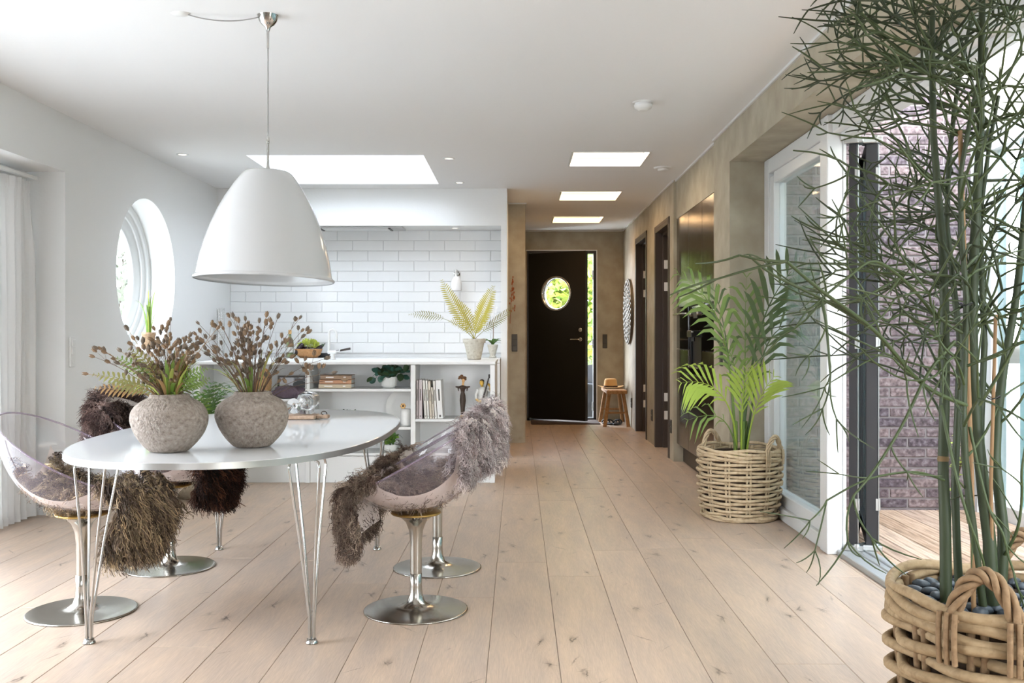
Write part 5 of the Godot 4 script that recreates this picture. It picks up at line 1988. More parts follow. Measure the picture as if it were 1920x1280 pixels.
func bouquet(v1: Vector3, v2: Vector3) -> void:
	var r := RandomNumberGenerator.new()
	r.seed = 21
	var heads := [seed_head_mesh(r), seed_head_mesh(r), seed_head_mesh(r)]
	# stems that arch far out: where each tip ends relative to the vase, in metres
	var far := [[Vector3(-0.28, 0.24, 0.03), Vector3(-0.27, 0.30, 0.0), Vector3(-0.24, 0.33, 0.04), Vector3(0.17, 0.40, 0.0)], [Vector3(0.31, 0.24, 0.06), Vector3(0.27, 0.29, 0.0), Vector3(-0.24, 0.36, 0.02), Vector3(-0.20, 0.42, 0.0), Vector3(0.18, 0.44, 0.02), Vector3(0.33, 0.21, -0.03)]]
	for vase in 2:
		var root: Vector3 = (v1 if vase == 0 else v2) + Vector3(0, 0.04, 0)
		var n := 34 if vase == 0 else 36
		for k in n:
			var lab: String = ["slender dried stem with brown seed heads in the front vase", "dark branching dried stem with brown seed heads in the rear vase"][vase]
			var st := thing("dried_flower", lab, "dried flower", root, 0.0, ["dried stems in the front vase", "dried stems in the rear vase"][vase])
			var a := TAU * k / n + r.randf_range(-0.2, 0.2)
			var reach := r.randf_range(0.03, 0.27) if vase == 0 else r.randf_range(0.03, 0.23)
			var h := sqrt(maxf(0.02, 0.11 - reach * reach)) * r.randf_range(0.85, 1.1)
			var up := 0.165 + h * (0.78 if vase == 0 else 0.92) * sqrt(r.randf_range(0.35, 1.0))
			var dir := Vector3(cos(a), 0, sin(a) * 0.75)
			if vase == 0 and dir.x > 0.2:
				reach *= 0.75
			var tip := dir * reach + Vector3(0, up, 0)
			if k < far[vase].size():
				tip = far[vase][k]
				dir = Vector3(tip.x, 0, tip.z).normalized()
				reach = Vector2(tip.x, tip.z).length()
				up = tip.y + 0.03
			var pts := bez(dir * -0.012, dir * 0.012 + Vector3(0, 0.16, 0), dir * reach * 0.45 + Vector3(0, lerpf(0.17, up, 0.5), 0), tip, 10)
			var g := Geo.new()
			g.tube(pts, taper(11, 0.0017, 0.0007), 4, false)
			var hs := []
			hs.append([tip, (pts[10] - pts[9]).normalized()])
			for j in r.randi_range(3, 6):
				var i := r.randi_range(5, 9)
				var p: Vector3 = pts[i]
				var o := (dir * r.randf_range(-0.2, 1.0) + Vector3(r.randf_range(-0.8, 0.8), r.randf_range(0.5, 1.3), r.randf_range(-0.8, 0.8))).normalized()
				var e := p + o * r.randf_range(0.02, 0.055)
				g.tube([p, (p + e) * 0.5 + Vector3(0, 0.003, 0), e], [0.0008, 0.0006, 0.0005], 3, false)
				hs.append([e, o])
			part(st, "stem", g, M.dry_straw if vase == 0 and k % 3 == 0 else M.dry_stem)
			for q in hs:
				var d: Vector3 = q[1]
				var x := d.cross(Vector3(0.3, 0.2, 0.9)).normalized()
				var s := r.randf_range(0.75, 1.2)
				var hd := part(st, "seed_head", heads[r.randi() % 3], M.seed_brown if r.randf() < 0.6 else M.seed_grey)
				hd.transform = Transform3D(Basis(x, d, x.cross(d)).scaled_local(Vector3(s, s, s)), q[0])
		# fern sprigs spreading low from the front vase
		if vase == 0:
			var sprigs := [Vector3(-0.26, 0.24, 0.04), Vector3(-0.22, 0.30, -0.03), Vector3(-0.27, 0.19, 0.0), Vector3(-0.13, 0.33, 0.05), Vector3(0.15, 0.26, 0.04), Vector3(0.06, 0.32, -0.05), Vector3(-0.18, 0.21, 0.09), Vector3(0.12, 0.22, -0.08)]
			for k in sprigs.size():
				var e: Vector3 = sprigs[k]
				var fs := thing("fern_sprig", "olive green fern sprig among the dried stems of the front vase", "fern", root, 0.0, "fern sprigs in the front vase")
				frond(fs, bez(Vector3(0, 0.08, 0), Vector3(e.x * 0.12, 0.19, e.z * 0.2), Vector3(e.x * 0.5, e.y * 0.95, e.z * 0.6), e, 9), 0.035, 11, [M.fern_olive, M.grass_leaf, M.dry_straw][k % 3], "spray", 0.2, 0.45, 0.3, 500 + k, Vector3(0.2, 0.4, 1))
		# green and straw coloured leaf blades between the stems
		for k in (110 if vase == 0 else 30):
			var a := r.randf() * TAU
			var dir := Vector3(cos(a), 0, sin(a) * 0.8)
			var reach := r.randf_range(0.05, 0.24 if dir.x < 0.1 else 0.15)
			var up := r.randf_range(0.19, 0.33)
			var g := Geo.new()
			var w := r.randf_range(0.0015, 0.0075)
			g.blade(bez(dir * 0.01 + Vector3(0, 0.05, 0), dir * 0.03 + Vector3(0, 0.18, 0), dir * reach * 0.6 + Vector3(0, up, 0), dir * reach + Vector3(0, up * r.randf_range(0.8, 1.1), 0), 7), [0.0012, 0.0016, 0.002, w * 0.7, w, w, w * 0.6, 0.0], dir.cross(Vector3.UP), 0.3)
			var m: Material = [M.dry_straw, M.fern_olive, M.grass_leaf, M.dry_stem, M.pale_leaf][k % 5]
			solo("dried_grass_blade", g, m, ["thin grass blade among the stems of the front vase", "thin grass blade among the twigs of the rear vase"][vase], "grass", root, 0.0, ["grass blades in the front vase", "grass blades in the rear vase"][vase])

# ---------------------------------------------------------------- clear shell chairs
const RIM_C := -0.033
const RIM_A := 0.2775
const RIM_B := 0.295

func rim_point(phi: float) -> Vector3:
	var x := RIM_C + RIM_A * cos(phi)
	return Vector3(x, 0.485 + (0.2445 - x) * 0.575, RIM_B * sin(phi))

func shell_point(phi: float, s: float) -> Vector3:
	var b := Vector3(-0.01, 0.405, 0)
	var r := rim_point(phi)
	var q := sin(s * PI / 2)
	var h := 1.0 - cos(s * PI / 2)
	return Vector3(lerpf(b.x, r.x, q), lerpf(b.y, r.y, h), lerpf(b.z, r.z, q))

func make_chair(label: String, pos: Vector3, turn: float) -> Node3D:
	var o := thing("shell_chair", label, "chair", pos, turn, "clear shell chairs round the table")
	var g := Geo.new()
	g.grid(64, 20, func(u, w): return shell_point(u * TAU, 0.12 + 0.88 * w), 1.0, true)
	part(o, "shell", g, M.clear_shell)
	g = Geo.new()
	var pts := []
	for k in 72:
		pts.append(rim_point(TAU * k / 72.0))
	g.tube(pts, 0.0042, 7, false, true)
	part(o, "rim", g, M.shell_edge)
	g = Geo.new()
	g.lathe([Vector2(0, 0.392), Vector2(0.098, 0.392), Vector2(0.102, 0.396), Vector2(0.10, 0.404), Vector2(0, 0.406)], 40)
	part(o, "mounting_disc", g, M.brass)
	g = Geo.new()
	g.lathe([Vector2(0.023, 0.15), Vector2(0.0235, 0.22), Vector2(0.0245, 0.28), Vector2(0.029, 0.325), Vector2(0.042, 0.36), Vector2(0.066, 0.382), Vector2(0.092, 0.391), Vector2(0, 0.392)], 36)
	part(o, "column", g, M.base_alu)
	g = Geo.new()
	g.lathe([Vector2(0.0, 0.15), Vector2(0.0245, 0.149), Vector2(0.0245, 0.10), Vector2(0.027, 0.065), Vector2(0.036, 0.036), Vector2(0.058, 0.019), Vector2(0.09, 0.013), Vector2(0.16, 0.010), Vector2(0.206, 0.008), Vector2(0.212, 0.005), Vector2(0.212, 0.0), Vector2(0, 0.0)].map(func(p): return p), 56)
	part(o, "base", g, M.base_alu)
	return o

# a lock of wool: several wavy strands one unit long, bending towards +x
func lock_mesh(seed_n: int, strands: int, wave: float, turns: float, bend: float, thick: float) -> ArrayMesh:
	var r := RandomNumberGenerator.new()
	r.seed = seed_n
	var g := Geo.new()
	for k in strands:
		var ph := r.randf() * TAU
		var base := Vector3(r.randf_range(-0.14, 0.14), 0, r.randf_range(-0.14, 0.14))
		var fan_out := Vector3(r.randf_range(-0.28, 0.28), 0, r.randf_range(-0.28, 0.28))
		var len_k := r.randf_range(0.7, 1.05)
		var tt := turns * r.randf_range(0.8, 1.2)
		var pts := []
		var rad := []
		for j in 10:
			var u := j / 9.0
			var c := base + fan_out * u + Vector3(bend * u * u, len_k * (u - 0.25 * bend * u * u), 0)
			var amp := wave * (0.3 + u)
			pts.append(c + Vector3(cos(ph + u * tt * TAU), 0.35 * sin(ph + u * tt * TAU * 2.0), sin(ph + u * tt * TAU)) * amp)
			rad.append(thick * (1.0 - 0.75 * u * u))
		g.tube(pts, rad, 3, false)
	return g.mesh()

# wool laid over a hide: f(a, b) -> point for a along and b across, hair length by a, flow towards growing a
func sheepskin(label: String, chair: Node3D, f: Callable, count: int, cols: Array, hair: Callable, locks: Array, seed_n: int, along := 24, lift := 0.55, edge := 0.0, inner := 0.58) -> void:
	var r := RandomNumberGenerator.new()
	r.seed = seed_n
	var o := thing("sheepskin", label, "sheepskin", chair.position, chair.rotation.y, "sheepskins on the clear chairs")
	var g := Geo.new()
	g.grid(along, 16, func(u, w): return f.call(u, w))
	part(o, "hide", g, M.hide)
	var mms := []
	for k in locks.size():
		var mm := MultiMesh.new()
		mm.transform_format = MultiMesh.TRANSFORM_3D
		mm.use_colors = true
		mm.mesh = locks[k]
		mm.instance_count = count / locks.size()
		mms.append(mm)
	for k in locks.size():
		var mm: MultiMesh = mms[k]
		for i in mm.instance_count:
			var a := r.randf()
			var b := r.randf()
			if r.randf() < edge:
				a = 1.0 - pow(r.randf(), 2.0) * 0.25
			var p: Vector3 = f.call(a, b)
			var da: Vector3 = (f.call(minf(a + 0.01, 1.0), b) - f.call(maxf(a - 0.01, 0.0), b)).normalized()
			var db: Vector3 = (f.call(a, minf(b + 0.01, 1.0)) - f.call(a, maxf(b - 0.01, 0.0))).normalized()
			var nn := db.cross(da).normalized()
			var inside := a < inner
			if nn.dot((Vector3(-0.03, 0.9, 0) - p) if inside else Vector3(p.x + 0.03, 0.12, p.z)) < 0.0:
				nn = -nn
			var h: Array = hair.call(a, b)
			var side: float = (b - 0.5) * 2.0
			var dir: Vector3 = (nn * lift + da * h[1] + db * side * absf(side) * 0.5 + Vector3.DOWN * h[2] + Vector3(r.randfn(), r.randfn(), r.randfn()) * 0.22).normalized()
			var down: Vector3 = Vector3.DOWN - dir * Vector3.DOWN.dot(dir)
			if down.length() < 0.15:
				down = da - dir * da.dot(dir)
			down = (down.normalized() + Vector3(r.randfn(), r.randfn(), r.randfn()) * 0.4)
			down = (down - dir * down.dot(dir)).normalized()
			var L: float = h[0] * r.randf_range(0.75, 1.25)
			if inside:
				var tip := p + dir * L
				var rp := rim_point(atan2(tip.z / RIM_B, (tip.x - RIM_C) / RIM_A))
				if tip.y < rp.y + 0.02 and Vector2(tip.x - RIM_C, tip.z).length() > Vector2(rp.x - RIM_C, rp.z).length() * (0.55 + 0.4 * clampf((tip.y - 0.405) / (rp.y - 0.405), 0, 1)):
					dir = (dir * 0.4 + (Vector3(-0.03, 0.75, 0) - p).normalized()).normalized()
					down = (down - dir * down.dot(dir)).normalized()
					L *= 0.7
			var wd: float = minf(L, h[3] if h.size() > 3 else 0.06) * r.randf_range(0.8, 1.2)
			mm.set_instance_transform(i, Transform3D(Basis(down * wd, dir * L, down.cross(dir) * wd), p + nn * (0.011 if inside else 0.004)))
			var c: Color = cols[r.randi() % cols.size()]
			var v := r.randf_range(0.75, 1.25)
			mm.set_instance_color(i, Color(c.r * v, c.g * v, c.b * v).srgb_to_linear())
		var mi := MultiMeshInstance3D.new()
		mi.name = "wool"
		mi.multimesh = mm
		mi.material_override = M.wool
		mi.set_meta("kind", "stuff")
		o.add_child(mi, true)

func seat_skin(half_w: float, hang: float, bulge: float) -> Callable:
	# from the back of the seat over the front lip and down
	return func(a: float, b: float) -> Vector3:
		var z := (b - 0.5) * 2.0 * half_w
		var inner := 0.58
		var zz := z * (1.0 - 0.25 * absf(a - 0.5))
		var lip := RIM_C + RIM_A * sqrt(1.0 - pow(minf(absf(zz) / RIM_B, 0.98), 2.0))
		var x0 := -0.22
		if a < inner:
			var x := lerpf(x0, lip - 0.012, a / inner)
			var dx := x + 0.01
			var phi := atan2(zz / RIM_B, (x - RIM_C) / RIM_A)
			var rp := rim_point(phi)
			var q := clampf(Vector2(dx, zz).length() / maxf(Vector2(rp.x + 0.01, rp.z).length(), 0.01), 0.0, 0.995)
			var y := 0.405 + (rp.y - 0.405) * (1.0 - cos(asin(q)))
			var rise := smoothstep(0.75, 1.0, a / inner)
			return Vector3(x, y + 0.012 + 0.008 * rise, zz)
		var u := (a - inner) / (1.0 - inner)
		var rp2 := rim_point(atan2(zz / RIM_B, (lip - RIM_C) / RIM_A))
		var ang := minf(u * 3.2, PI / 2)
		var over := 0.03
		var drop := maxf(0.0, u - 0.45) / 0.55 * hang
		return Vector3(lip - 0.012 + over * sin(ang) + bulge * sin(clampf((u - 0.2) * 1.3, 0, 1) * PI) * 0.6, rp2.y + 0.02 - over * (1.0 - cos(ang)) - drop, zz * (1.0 + 0.12 * u))

func back_skin(spread: float, inside: float, hang: float, mid := PI) -> Callable:
	# from inside the backrest over the rim and down behind it
	return func(a: float, b: float) -> Vector3:
		var phi := mid + (b - 0.5) * 2.0 * spread
		var inner := 0.42
		if a < inner:
			var s := lerpf(inside, 0.985, a / inner)
			var p := shell_point(phi, s)
			var into := (Vector3(-0.03, p.y + 0.05, 0) - p).normalized()
			return p + into * 0.014
		var u := (a - inner) / (1.0 - inner)
		var rp := rim_point(phi)
		var out := Vector3(cos(phi), 0, sin(phi)).normalized()
		var ang := minf(u * 4.5, PI)
		var drop := maxf(0.0, u - 0.35) / 0.65 * hang
		return rp + out * (-0.014 + 0.022 * (1.0 - cos(ang))) + Vector3.UP * (0.02 * sin(ang) - drop) - out * drop * 0.12

func build_chairs() -> void:
	var wl := mat("wool", Color.WHITE, 0.75, 0.0, 0.3)
	wl.vertex_color_use_as_albedo = true
	var A := make_chair("clear shell chair in front at the right with pale grey sheepskin on its back", P(-0.4176, 0, 3.958), PI)
	var B := make_chair("clear shell chair hidden behind the front right chair", P(-0.39, 0, 4.675), PI)
	var C := make_chair("clear shell chair in front of the curtain with a tan long-haired skin", P(-1.769, 0, 3.935), 0.0)
	var D := make_chair("clear shell chair behind the stone vases with dark fleece on its back", P(-1.684, 0, 4.69), 0.0)
	var curly := [lock_mesh(1, 6, 0.10, 1.6, 0.35, 0.028), lock_mesh(2, 6, 0.13, 2.1, 0.45, 0.024)]
	var wavy := [lock_mesh(3, 7, 0.09, 1.1, 0.25, 0.04), lock_mesh(4, 7, 0.12, 1.5, 0.3, 0.035)]
	var pale := [rgb(206, 194, 192), rgb(188, 174, 172), rgb(168, 152, 150), rgb(214, 204, 198), rgb(146, 128, 124)]
	var brown := [rgb(122, 104, 92), rgb(104, 86, 76), rgb(140, 122, 106), rgb(88, 70, 62), rgb(152, 134, 118)]
	var tan := [rgb(132, 114, 96), rgb(108, 92, 80), rgb(158, 138, 112), rgb(86, 72, 62), rgb(176, 154, 122)]
	var dark := [rgb(84, 64, 58), rgb(66, 48, 44), rgb(104, 82, 74), rgb(52, 38, 36), rgb(118, 98, 90)]
	var umber := [rgb(66, 44, 36), rgb(48, 32, 28), rgb(88, 58, 44), rgb(36, 26, 24)]
	sheepskin("brown curly sheepskin on the seat of the front right chair", A, seat_skin(0.24, 0.20, 0.05), 3800, brown, func(a, _b): return [lerpf(0.055, 0.085, smoothstep(0.55, 1.0, a)), 0.25, 0.25 if a < 0.6 else 0.7, 0.055], curly, 31, 28, 0.6, 0.12)
	sheepskin("pale mauve curly sheepskin over the back of the front right chair", A, back_skin(0.95, 0.40, 0.16), 3200, pale, func(a, _b): return [lerpf(0.04, 0.075, a), 0.2, 0.35, 0.055], curly, 32, 28, 0.6, 0.1, 0.42)
	sheepskin("brown sheepskin hanging from the seat of the rear right chair", B, seat_skin(0.22, 0.14, 0.02), 1800, brown, func(a, _b): return [lerpf(0.045, 0.08, a), 0.25, 0.5, 0.055], curly, 33, 28, 0.55, 0.1)
	sheepskin("tan long-haired sheepskin spilling off the chair by the curtain", C, seat_skin(0.22, 0.13, 0.10), 2600, tan, func(a, _b): return [lerpf(0.06, 0.17, smoothstep(0.5, 1.0, a)), 0.35, 0.3 if a < 0.55 else 1.1, 0.06], wavy, 34, 28, 0.42, 0.2)
	sheepskin("dark umber sheepskin hanging from the seat behind the table", D, seat_skin(0.22, 0.10, 0.05), 2200, umber, func(a, _b): return [lerpf(0.05, 0.12, a), 0.3, 0.35 if a < 0.55 else 0.9, 0.055], wavy, 35, 28, 0.5, 0.15)
	sheepskin("dark brown fluffy sheepskin over the chair back near the curtain", D, back_skin(1.05, 0.5, 0.14), 2800, dark, func(a, _b): return [lerpf(0.045, 0.08, a), 0.1, 0.2, 0.06], curly, 36, 28, 0.8, 0.1, 0.42)

# ---------------------------------------------------------------- pendant lamp
func build_pendant() -> void:
	var p := P(-1.076, 0, 4.17)
	var l := thing("pendant_lamp", "large white bell pendant lamp hanging over the dining table", "pendant lamp", p)
	var g := Geo.new()
	var outer := [Vector2(0.292, 1.352), Vector2(0.2955, 1.355), Vector2(0.296, 1.360), Vector2(0.290, 1.364), Vector2(0.283, 1.372), Vector2(0.279, 1.40), Vector2(0.270, 1.45), Vector2(0.255, 1.51), Vector2(0.234, 1.575), Vector2(0.208, 1.64), Vector2(0.178, 1.70), Vector2(0.145, 1.755), Vector2(0.115, 1.797), Vector2(0.102, 1.812), Vector2(0.092, 1.819), Vector2(0.07, 1.824), Vector2(0.0, 1.826)]
	var tilt := Transform3D(Basis(Vector3(0, 0, 1), -0.022) * Basis(Vector3(1, 0, 0), -0.035), Vector3(0, 1.826, 0)) * Transform3D(Basis.IDENTITY, Vector3(0, -1.826, 0))
	g.t = tilt
	g.lathe(outer, 72)
	part(l, "shade", g, M.lamp_white)
	g = Geo.new()
	g.t = tilt
	var inner := []
	for k in range(outer.size() - 1, -1, -1):
		var q: Vector2 = outer[k]
		inner.append(Vector2(maxf(q.x - 0.004, 0.0), q.y - 0.004 if q.y > 1.7 else q.y))
	g.lathe(inner, 72)
	part(l, "shade_lining", g, M.lamp_white)
	g = Geo.new()
	g.lathe([Vector2(0.011, 1.824), Vector2(0.010, 1.835), Vector2(0.0055, 1.85), Vector2(0.005, 1.94), Vector2(0.007, 1.945), Vector2(0.007, 1.965), Vector2(0.003, 1.975), Vector2(0, 1.975)], 16)
	part(l, "suspension_rod", g, M.steel)
	g = Geo.new()
	g.tube([Vector3(0, 1.97, 0), Vector3(0, 2.37, 0)], 0.0028, 8)
	part(l, "cord", g, M.cord_grey)
	g = Geo.new()
	g.lathe([Vector2(0, 2.352), Vector2(0.005, 2.352), Vector2(0.006, 2.42), Vector2(0.012, 2.442), Vector2(0.026, 2.452), Vector2(0.038, 2.468), Vector2(0.043, 2.484), Vector2(0.046, 2.492)], 32)
	part(l, "ceiling_rose", g, M.chrome)
	g = Geo.new()
	g.tube(bez(Vector3(-0.04, 2.485, 0), Vector3(-0.14, 2.455, 0.01), Vector3(-0.24, 2.46, 0.02), Vector3(-0.335, 2.486, 0.03), 16), 0.0026, 8)
	part(l, "feed_cord", g, M.cord_grey)
	g = Geo.new()
	g.t = Transform3D(Basis.IDENTITY.scaled(Vector3(1.4, 1, 1)), Vector3(-0.365, 0, 0.03))
	g.lathe([Vector2(0, 2.482), Vector2(0.022, 2.483), Vector2(0.03, 2.492)], 24)
	part(l, "ceiling_outlet", g, M.white_plastic)
	g = Geo.new()
	g.lathe([Vector2(0, 1.60), Vector2(0.02, 1.605), Vector2(0.03, 1.635), Vector2(0.028, 1.66), Vector2(0.014, 1.70), Vector2(0.014, 1.76), Vector2(0.02, 1.765), Vector2(0.02, 1.82)], 20)
	part(l, "bulb", g, M.ceramic_white)

# ---------------------------------------------------------------- woven baskets
func basket(o: Node3D, R0: float, R1: float, H: float, rows: int, r: float, pairs: int, wicker: Array, seed_n: int) -> void:
	var rr := RandomNumberGenerator.new()
	rr.seed = seed_n
	var y0 := r * 2.2
	var y1 := H - r * 6.2
	var rad := func(y: float) -> float:
		return lerpf(R0, R1, clampf(y / H, 0, 1)) + 0.012 * sin(clampf(y / H, 0, 1) * PI)
	# inner liner so that the gaps read dark
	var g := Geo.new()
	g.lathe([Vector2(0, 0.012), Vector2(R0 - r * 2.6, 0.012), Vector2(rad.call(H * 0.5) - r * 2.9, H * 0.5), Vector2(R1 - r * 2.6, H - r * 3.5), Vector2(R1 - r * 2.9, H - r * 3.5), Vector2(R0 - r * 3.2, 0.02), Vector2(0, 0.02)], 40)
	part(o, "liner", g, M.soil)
	for k in pairs:
		for s in [-1, 1]:
			var a: float = TAU * k / pairs + s * r * 1.15 / R1
			g = Geo.new()
			var pts := []
			for j in 6:
				var y := H * 0.96 * j / 5.0 + 0.005
				var q: float = rad.call(y) - r
				pts.append(Vector3(cos(a) * q, y, sin(a) * q))
			g.tube(pts, r * 0.72, 6)
			part(o, "stake", g, wicker[1])
	var seg := pairs * 6
	for row in rows:
		var y := lerpf(y0, y1, float(row) / (rows - 1))
		var pts := []
		var wob := rr.randf() * TAU
		for k in seg:
			var a := TAU * k / seg
			var q: float = rad.call(y) - r * 0.35 + cos(a * pairs * 0.5 + (PI if row % 2 == 1 else 0.0)) * r * 1.25
			pts.append(Vector3(cos(a) * q, y + 0.0022 * sin(a * 3.0 + wob) + cos(a * pairs * 0.5 + (PI if row % 2 == 1 else 0.0) + PI / 2) * r * 0.18, sin(a) * q))
		g = Geo.new()
		g.tube(pts, r * rr.randf_range(0.92, 1.05), 7, false, true)
		part(o, "weaver", g, wicker[0])
	# thick borders: loosely plaited rods at the foot and the rim
	for band in [[r * 0.9, 2, 0.3], [H - r * 4.6, 4, 1.0]]:
		for j in band[1]:
			var pts := []
			var ph: float = j * 1.9 + rr.randf()
			for k in 72:
				var a := TAU * k / 72.0
				var y: float = band[0] + j * r * 1.45 + r * 0.7 * sin(a * 5.0 + ph)
				var q: float = rad.call(y) + r * 0.35 * cos(a * 5.0 + ph)
				pts.append(Vector3(cos(a) * q, maxf(y, r), sin(a) * q))
			g = Geo.new()
			g.tube(pts, r * 1.02, 7, false, true)
			part(o, "border_rod", g, wicker[0])

func handle(o: Node3D, ctr_ang: float, R: float, y: float, span_w: float, rise: float, r: float, m: Material) -> void:
	var a0 := span_w / R / 2.0
	var path := []
	for k in 25:
		var u := k / 24.0
		var a := ctr_ang + lerpf(-a0, a0, u)
		var hgt := sin(u * PI)
		path.append(Vector3(cos(a) * R, y + rise * pow(hgt, 0.75), sin(a) * R))
	for s in 4:
		var g := Geo.new()
		var pts := []
		for k in 25:
			var p: Vector3 = path[k]
			var t: Vector3 = (path[min(k + 1, 24)] - path[max(k - 1, 0)]).normalized()
			var out := Vector3(cos(ctr_ang), 0, sin(ctr_ang))
			var b := t.cross(out).normalized()
			var an := TAU * s / 4.0 + k * 0.42
			pts.append(p + (out * cos(an) + b * sin(an)) * r * 1.0)
		g.tube(pts, r * 0.62, 6)
		part(o, "handle_strand", g, m)
	for e in [-1, 1]:
		for s in 3:
			var a: float = ctr_ang + e * (a0 + (s - 1) * r * 1.3 / R)
			var g := Geo.new()
			var pts := []
			for k in 9:
				var u := k / 8.0
				var q := R + r * 1.6 + 0.35 * r * sin(u * PI)
				pts.append(Vector3(cos(a) * q, y + 0.02 - u * r * 9.0, sin(a) * q))
			g.tube(pts, r * 0.5, 6)
			part(o, "handle_binding", g, m)

func build_palm() -> void:
	var c := P(1.365, 0, 5.99)
	var b := thing("wicker_basket", "pale woven wicker basket with rope handles holding the palm", "basket", c)
	basket(b, 0.222, 0.25, 0.43, 16, 0.0098, 12, [M.wicker_a, M.wicker_a], 3)
	handle(b, -2.15, 0.25, 0.41, 0.15, 0.10, 0.010, M.wicker_a)
	handle(b, 0.82, 0.25, 0.41, 0.15, 0.10, 0.010, M.wicker_a)
	var g := Geo.new()
	g.lathe([Vector2(0, 0.35), Vector2(0.16, 0.35), Vector2(0.20, 0.33)], 30)
	var pm := thing("kentia_palm", "green kentia palm with arching fronds growing from the pale basket", "palm", c)
	part(pm, "soil", g, M.soil)
	# stalks and fronds: base offset, two control points and tip, relative to the basket
	var F := [
		[Vector3(-0.02, 0.34, 0), at(1372, 640, 5.95), at(1355, 560, 5.9), at(1268, 512, 5.75), 0.30, 10, M.palm_green, 0.45],
		[Vector3(0.0, 0.34, 0.02), at(1410, 640, 6.0), at(1425, 560, 6.0), at(1512, 480, 5.8), 0.36, 10, M.palm_dark, 0.2],
		[Vector3(0.03, 0.34, 0.0), at(1420, 660, 5.95), at(1440, 600, 5.9), at(1500, 610, 5.7), 0.28, 8, M.palm_dark, 0.4],
		[Vector3(-0.03, 0.34, 0.03), at(1385, 780, 5.9), at(1360, 700, 5.8), at(1275, 718, 5.6), 0.27, 10, M.palm_lime, 0.4],
		[Vector3(0.0, 0.34, 0.05), at(1390, 770, 5.9), at(1392, 730, 5.85), at(1400, 690, 5.75), 0.24, 8, M.palm_lime, 0.1],
		[Vector3(0.03, 0.34, 0.04), at(1405, 790, 5.9), at(1420, 740, 5.85), at(1452, 705, 5.7), 0.25, 8, M.palm_lime, 0.15],
		[Vector3(0.02, 0.34, -0.03), at(1400, 700, 6.05), at(1395, 600, 6.1), at(1400, 515, 6.15), 0.26, 8, M.palm_green, 0.35],
		[Vector3(-0.02, 0.34, -0.03), at(1372, 690, 6.05), at(1362, 590, 6.1), at(1330, 520, 6.12), 0.26, 8, M.palm_dark, 0.4],
		[Vector3(-0.01, 0.34, 0.04), at(1370, 780, 5.9), at(1350, 765, 5.85), at(1288, 788, 5.75), 0.17, 5, M.palm_green, 0.5],
		[Vector3(0.01, 0.34, 0.0), at(1388, 720, 5.98), at(1380, 660, 5.95), at(1352, 640, 5.85), 0.2, 7, M.palm_green, 0.4],
	]
	var k := 0
	for f in F:
		var p1: Vector3 = f[1] - c
		var p2: Vector3 = f[2] - c
		var p3: Vector3 = f[3] - c
		frond(pm, bez(f[0], p1, p2, p3, 16), f[4], f[5], f[6], "frond", f[7], 0.5, 0.10, 40 + k, Vector3(0.3 * sin(k * 2.0), 0.5, 1), 0.85)
		k += 1
	for j in 5:
		var s := Geo.new()
		var q := Vector3(0.035 * cos(j * 1.3), 0.33, 0.035 * sin(j * 1.3))
		s.tube([q, q + Vector3(0.005, 0.12, 0), q + Vector3(0.008, 0.26, 0)], [0.012, 0.010, 0.006], 8)
		part(pm, "stalk", s, M.palm_green)

# ---------------------------------------------------------------- pencil cactus in the large basket
func twig(g: Geo, p: Vector3, dir: Vector3, length: float, r: float, depth: int, rr: RandomNumberGenerator) -> void:
	var bend := Vector3(rr.randf_range(-1, 1), rr.randf_range(-0.6, 0.7), rr.randf_range(-1, 1)) * 0.38
	var pts := []
	for k in 5:
		var u := k / 4.0
		pts.append(p + dir * length * u + bend * length * u * u)
	if pts[4].y > 2.2 and pts[4].x > 0.04 or pts[4].y > 2.42 or pts[4].x > 0.27 or pts[4].x < -0.58 and pts[4].y > 1.3:
		return
	g.tube(pts, [r, r * 0.95, r * 0.9, r * 0.82, r * 0.66 if depth > 0 else r * 0.4], 5)
	if depth <= 0:
		return
	var tip: Vector3 = pts[4]
	var d2 := (pts[4] - pts[3] as Vector3).normalized()
	var n := rr.randi_range(2, 3)
	var side := d2.cross(Vector3(rr.randf_range(-1, 1), rr.randf_range(-1, 1), rr.randf_range(-1, 1))).normalized()
	for k in n:
		var ax := side.rotated(d2, TAU * k / n + rr.randf_range(-0.4, 0.4))
		var nd := d2.rotated(ax, rr.randf_range(0.35, 0.85)).normalized()
		twig(g, tip, nd, length * rr.randf_range(0.6, 1.0), r * 0.8, depth - 1, rr)

